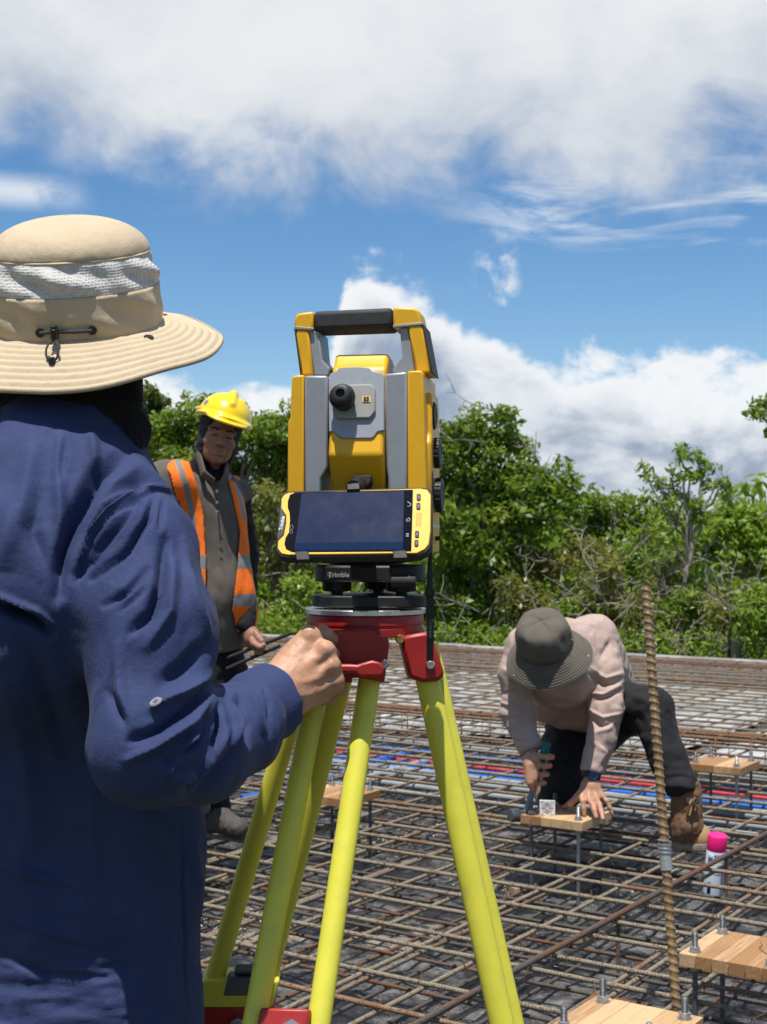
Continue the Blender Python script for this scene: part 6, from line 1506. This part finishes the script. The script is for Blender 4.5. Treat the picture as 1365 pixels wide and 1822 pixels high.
    MH = Matrix((ux, uy, ax)).transposed().to_4x4(); MH.translation = hc
    hat = bpy.data.objects.new('bucket_hat', None); COL.objects.link(hat); hat.parent = me; hat.matrix_basis = MH; hat.empty_display_size = .05
    def ring(s, h, wob=0., ph=0.):
        def f(t): w = 1+wob*(math.sin(t*4+ph)*.6+math.sin(t*7+ph*2)*.4+math.sin(t*15-ph)*.25); return Vector((.103*s*math.cos(t)*w, .114*s*math.sin(t)*w, h*1.16-.005+wob*.12*math.sin(t*5+ph*1.7)))
        return f
    crown = [ring(1.0, .03, .004), ring(.985, .055, .018, 1), ring(.955, .080, .045, 1.4), ring(.915, .100, .05, 1.8), ring(.87, .113, .022, 2), ring(.80, .121, .02, 2), ring(.6, .128, .03, 2.5), ring(.4, .131, .03, 3), ring(.2, .132, .02, 3), ring(.015, .132, 0)]
    hat_part('crown', crown, .002, M_olive, hat, 90)
    def br(u):
        def f(t):
            ex = .082*u; sl = math.radians(47-7*math.cos(t-.3)+4*math.sin(t*3)); w = .0017*math.cos(u*9*2*math.pi)+.004*u*math.sin(t*5+1); n = Vector((math.cos(t)/.103, math.sin(t)/.114, 0)).normalized()
            return Vector((.104*math.cos(t), .115*math.sin(t), .03))+n*ex*math.cos(sl)+Vector((0, 0, -ex*math.sin(sl)+w))
        return f
    hat_part('brim', [br(i/52) for i in range(53)], .003, M_olive, hat, 100)
    hat_part('seam', [lambda t, a=a, b=b: ring(1.0+a, .03+b)(t) for a, b in ((.0, -.003), (.02, 0), (.0, .003))], .001, M_olive, hat, 80)
    for t, h in ((-.55, .062), (-.32, .062), (-.95, .060)): mb = MB(); p = ring(1.0, h)(t); mb.lathe([(.0042, 0), (.004, .002), (.002, .0022)], p, Vector((p.x, p.y, .1*0)), 14); mb.build('eyelet', M_gry2 if t == -.32 else M_blk, hat)
    for t, u in ((-.30, .78), (-2.6, .8)): p = br(u)(t); mb = MB(); mb.lathe([(.0036, 0), (.003, .002)], p, (0, -.2, 1), 14); mb.build('snap', M_gry2, hat)
    mb = MB(); e = Vector((.02, .0, .134)); mb.tube([e, e+Vector((.004, .012, .016)), e+Vector((.014, .02, .018)), e+Vector((.016, .006, .004))], .0014, 6); mb.build('cord', M_rub, hat)
    mb = MB(); mb.tube([at(976, 1210, D-.20), at(976, 1223, D-.20)], .011, 12); mb.build('chin_toggle', material('blue_plastic', (.01, .04, .25), .4, var=0), me)
    # watch on the left wrist
    wd = (wL-eL).normalized(); wc = at(1052, 1380, D-.06); a, b, _ = frame_of(wd, (0, -1, 0))
    w = bpy.data.objects.new('watch', None); COL.objects.link(w); w.parent = me
    mb = MB(); mb.lathe([(.034, -.011), (.0355, -.009), (.0355, .009), (.034, .011)], wc, wd, 30, caps=False); mb.build('strap', M_rub, w)
    fn_ = (Vector((0, -1, .25))+wd*-.1).normalized(); cp = wc+fn_*.034; mb = MB(); mb.lathe([(.021, -.006), (.0225, -.003), (.0225, .003), (.0195, .005), (.0185, .0046)], cp, fn_, 36); mb.build('case', M_blk, w)
    mb = MB(); mb.lathe([(.0185, .0047), (.0, .0049)], cp, fn_, 36, caps=False); mb.build('dial', material('watch_glass', (.005, .012, .05), .06, var=0), w)
    # hammer
    t = thing('hammer', 'hammer with teal grip and grey shaft held by the kneeling man', 'hammer', g0); M_teal = material('teal_rubber', (.005, .13, .15), .55, var=.1); M_hst = material('hammer_steel', (.20, .205, .21), .4, .8, var=.15, dirt=((.2, .17, .13), .4, 40)); M_shaft = material('grey_blue_shaft', (.14, .19, .24), .4, var=.1)
    lo_ = lambda v: v-g0
    mb = MB(); mb.tube([lo_(g0-gd*.01), lo_(g0), lo_(gp_(.3)), lo_(gp_(.55))], [.017, .0165, .013, .0145], 16); mb.build('grip', M_teal, t)
    mb = MB(); mb.tube([lo_(gp_(.55)), lo_(gp_(.65)), lo_(g1)], [.0135, .0125, .012], 16); mb.build('shaft', M_shaft, t)
    hx = Vector((.86, .42, -.05)).normalized(); hc_ = lo_(g1)+gd*.004-hx*.012; mb = MB(); mb.lathe([(.021, -.055), (.0245, -.052), (.0245, -.022), (.019, -.012), (.018, .018), (.023, .026), (.023, .050), (.020, .053)], hc_, hx, 24); mb.build('head', M_hst, t)
kneeling_man()
# survey target on the board
def target():
    p = on(974, 1451, BZ+.032); t = thing('survey_target', 'small white square survey target standing on the template beside the hammer', 'survey target', p, rotz=math.radians(-6)); s = .056
    M_tw = material('target_white', (.72, .71, .70), .6, var=.04); M_tk = material('target_ink', (.10, .10, .11), .7, var=0)
    mb = MB(); mb.box((0, 0, s/2), (s, .006, s)); q = mb.build('plate', M_tw, t, bevel=.001); mb = MB(); mb.box((0, .014, .004), (s*.8, .026, .0075)); mb.build('foot', M_tw, t, bevel=.001)
    mb = MB()
    for r_ in (.0075, .013, .0185):
        P = [Vector((r_*math.cos(k*math.pi/18), -.0032, s/2+r_*math.sin(k*math.pi/18))) for k in range(37)]; mb.tube(P, .0008, 5, False)
    for a, b in (((-.022, 0), (-.004, 0)), ((.004, 0), (.022, 0)), ((0, -.022), (0, -.004)), ((0, .004), (0, .022)), ((-.022, .022), (-.012, .022)), ((.012, -.022), (.022, -.022)), ((-.022, -.022), (-.014, -.022)), ((-.022, .022), (-.022, .012)), ((.022, .022), (.022, .012)), ((.022, .022), (.012, .022))): mb.tube([Vector((a[0], -.0032, s/2+a[1])), Vector((b[0], -.0032, s/2+b[1]))], .0009, 5)
    mb.build('printed_mark', M_tk, q)
target()
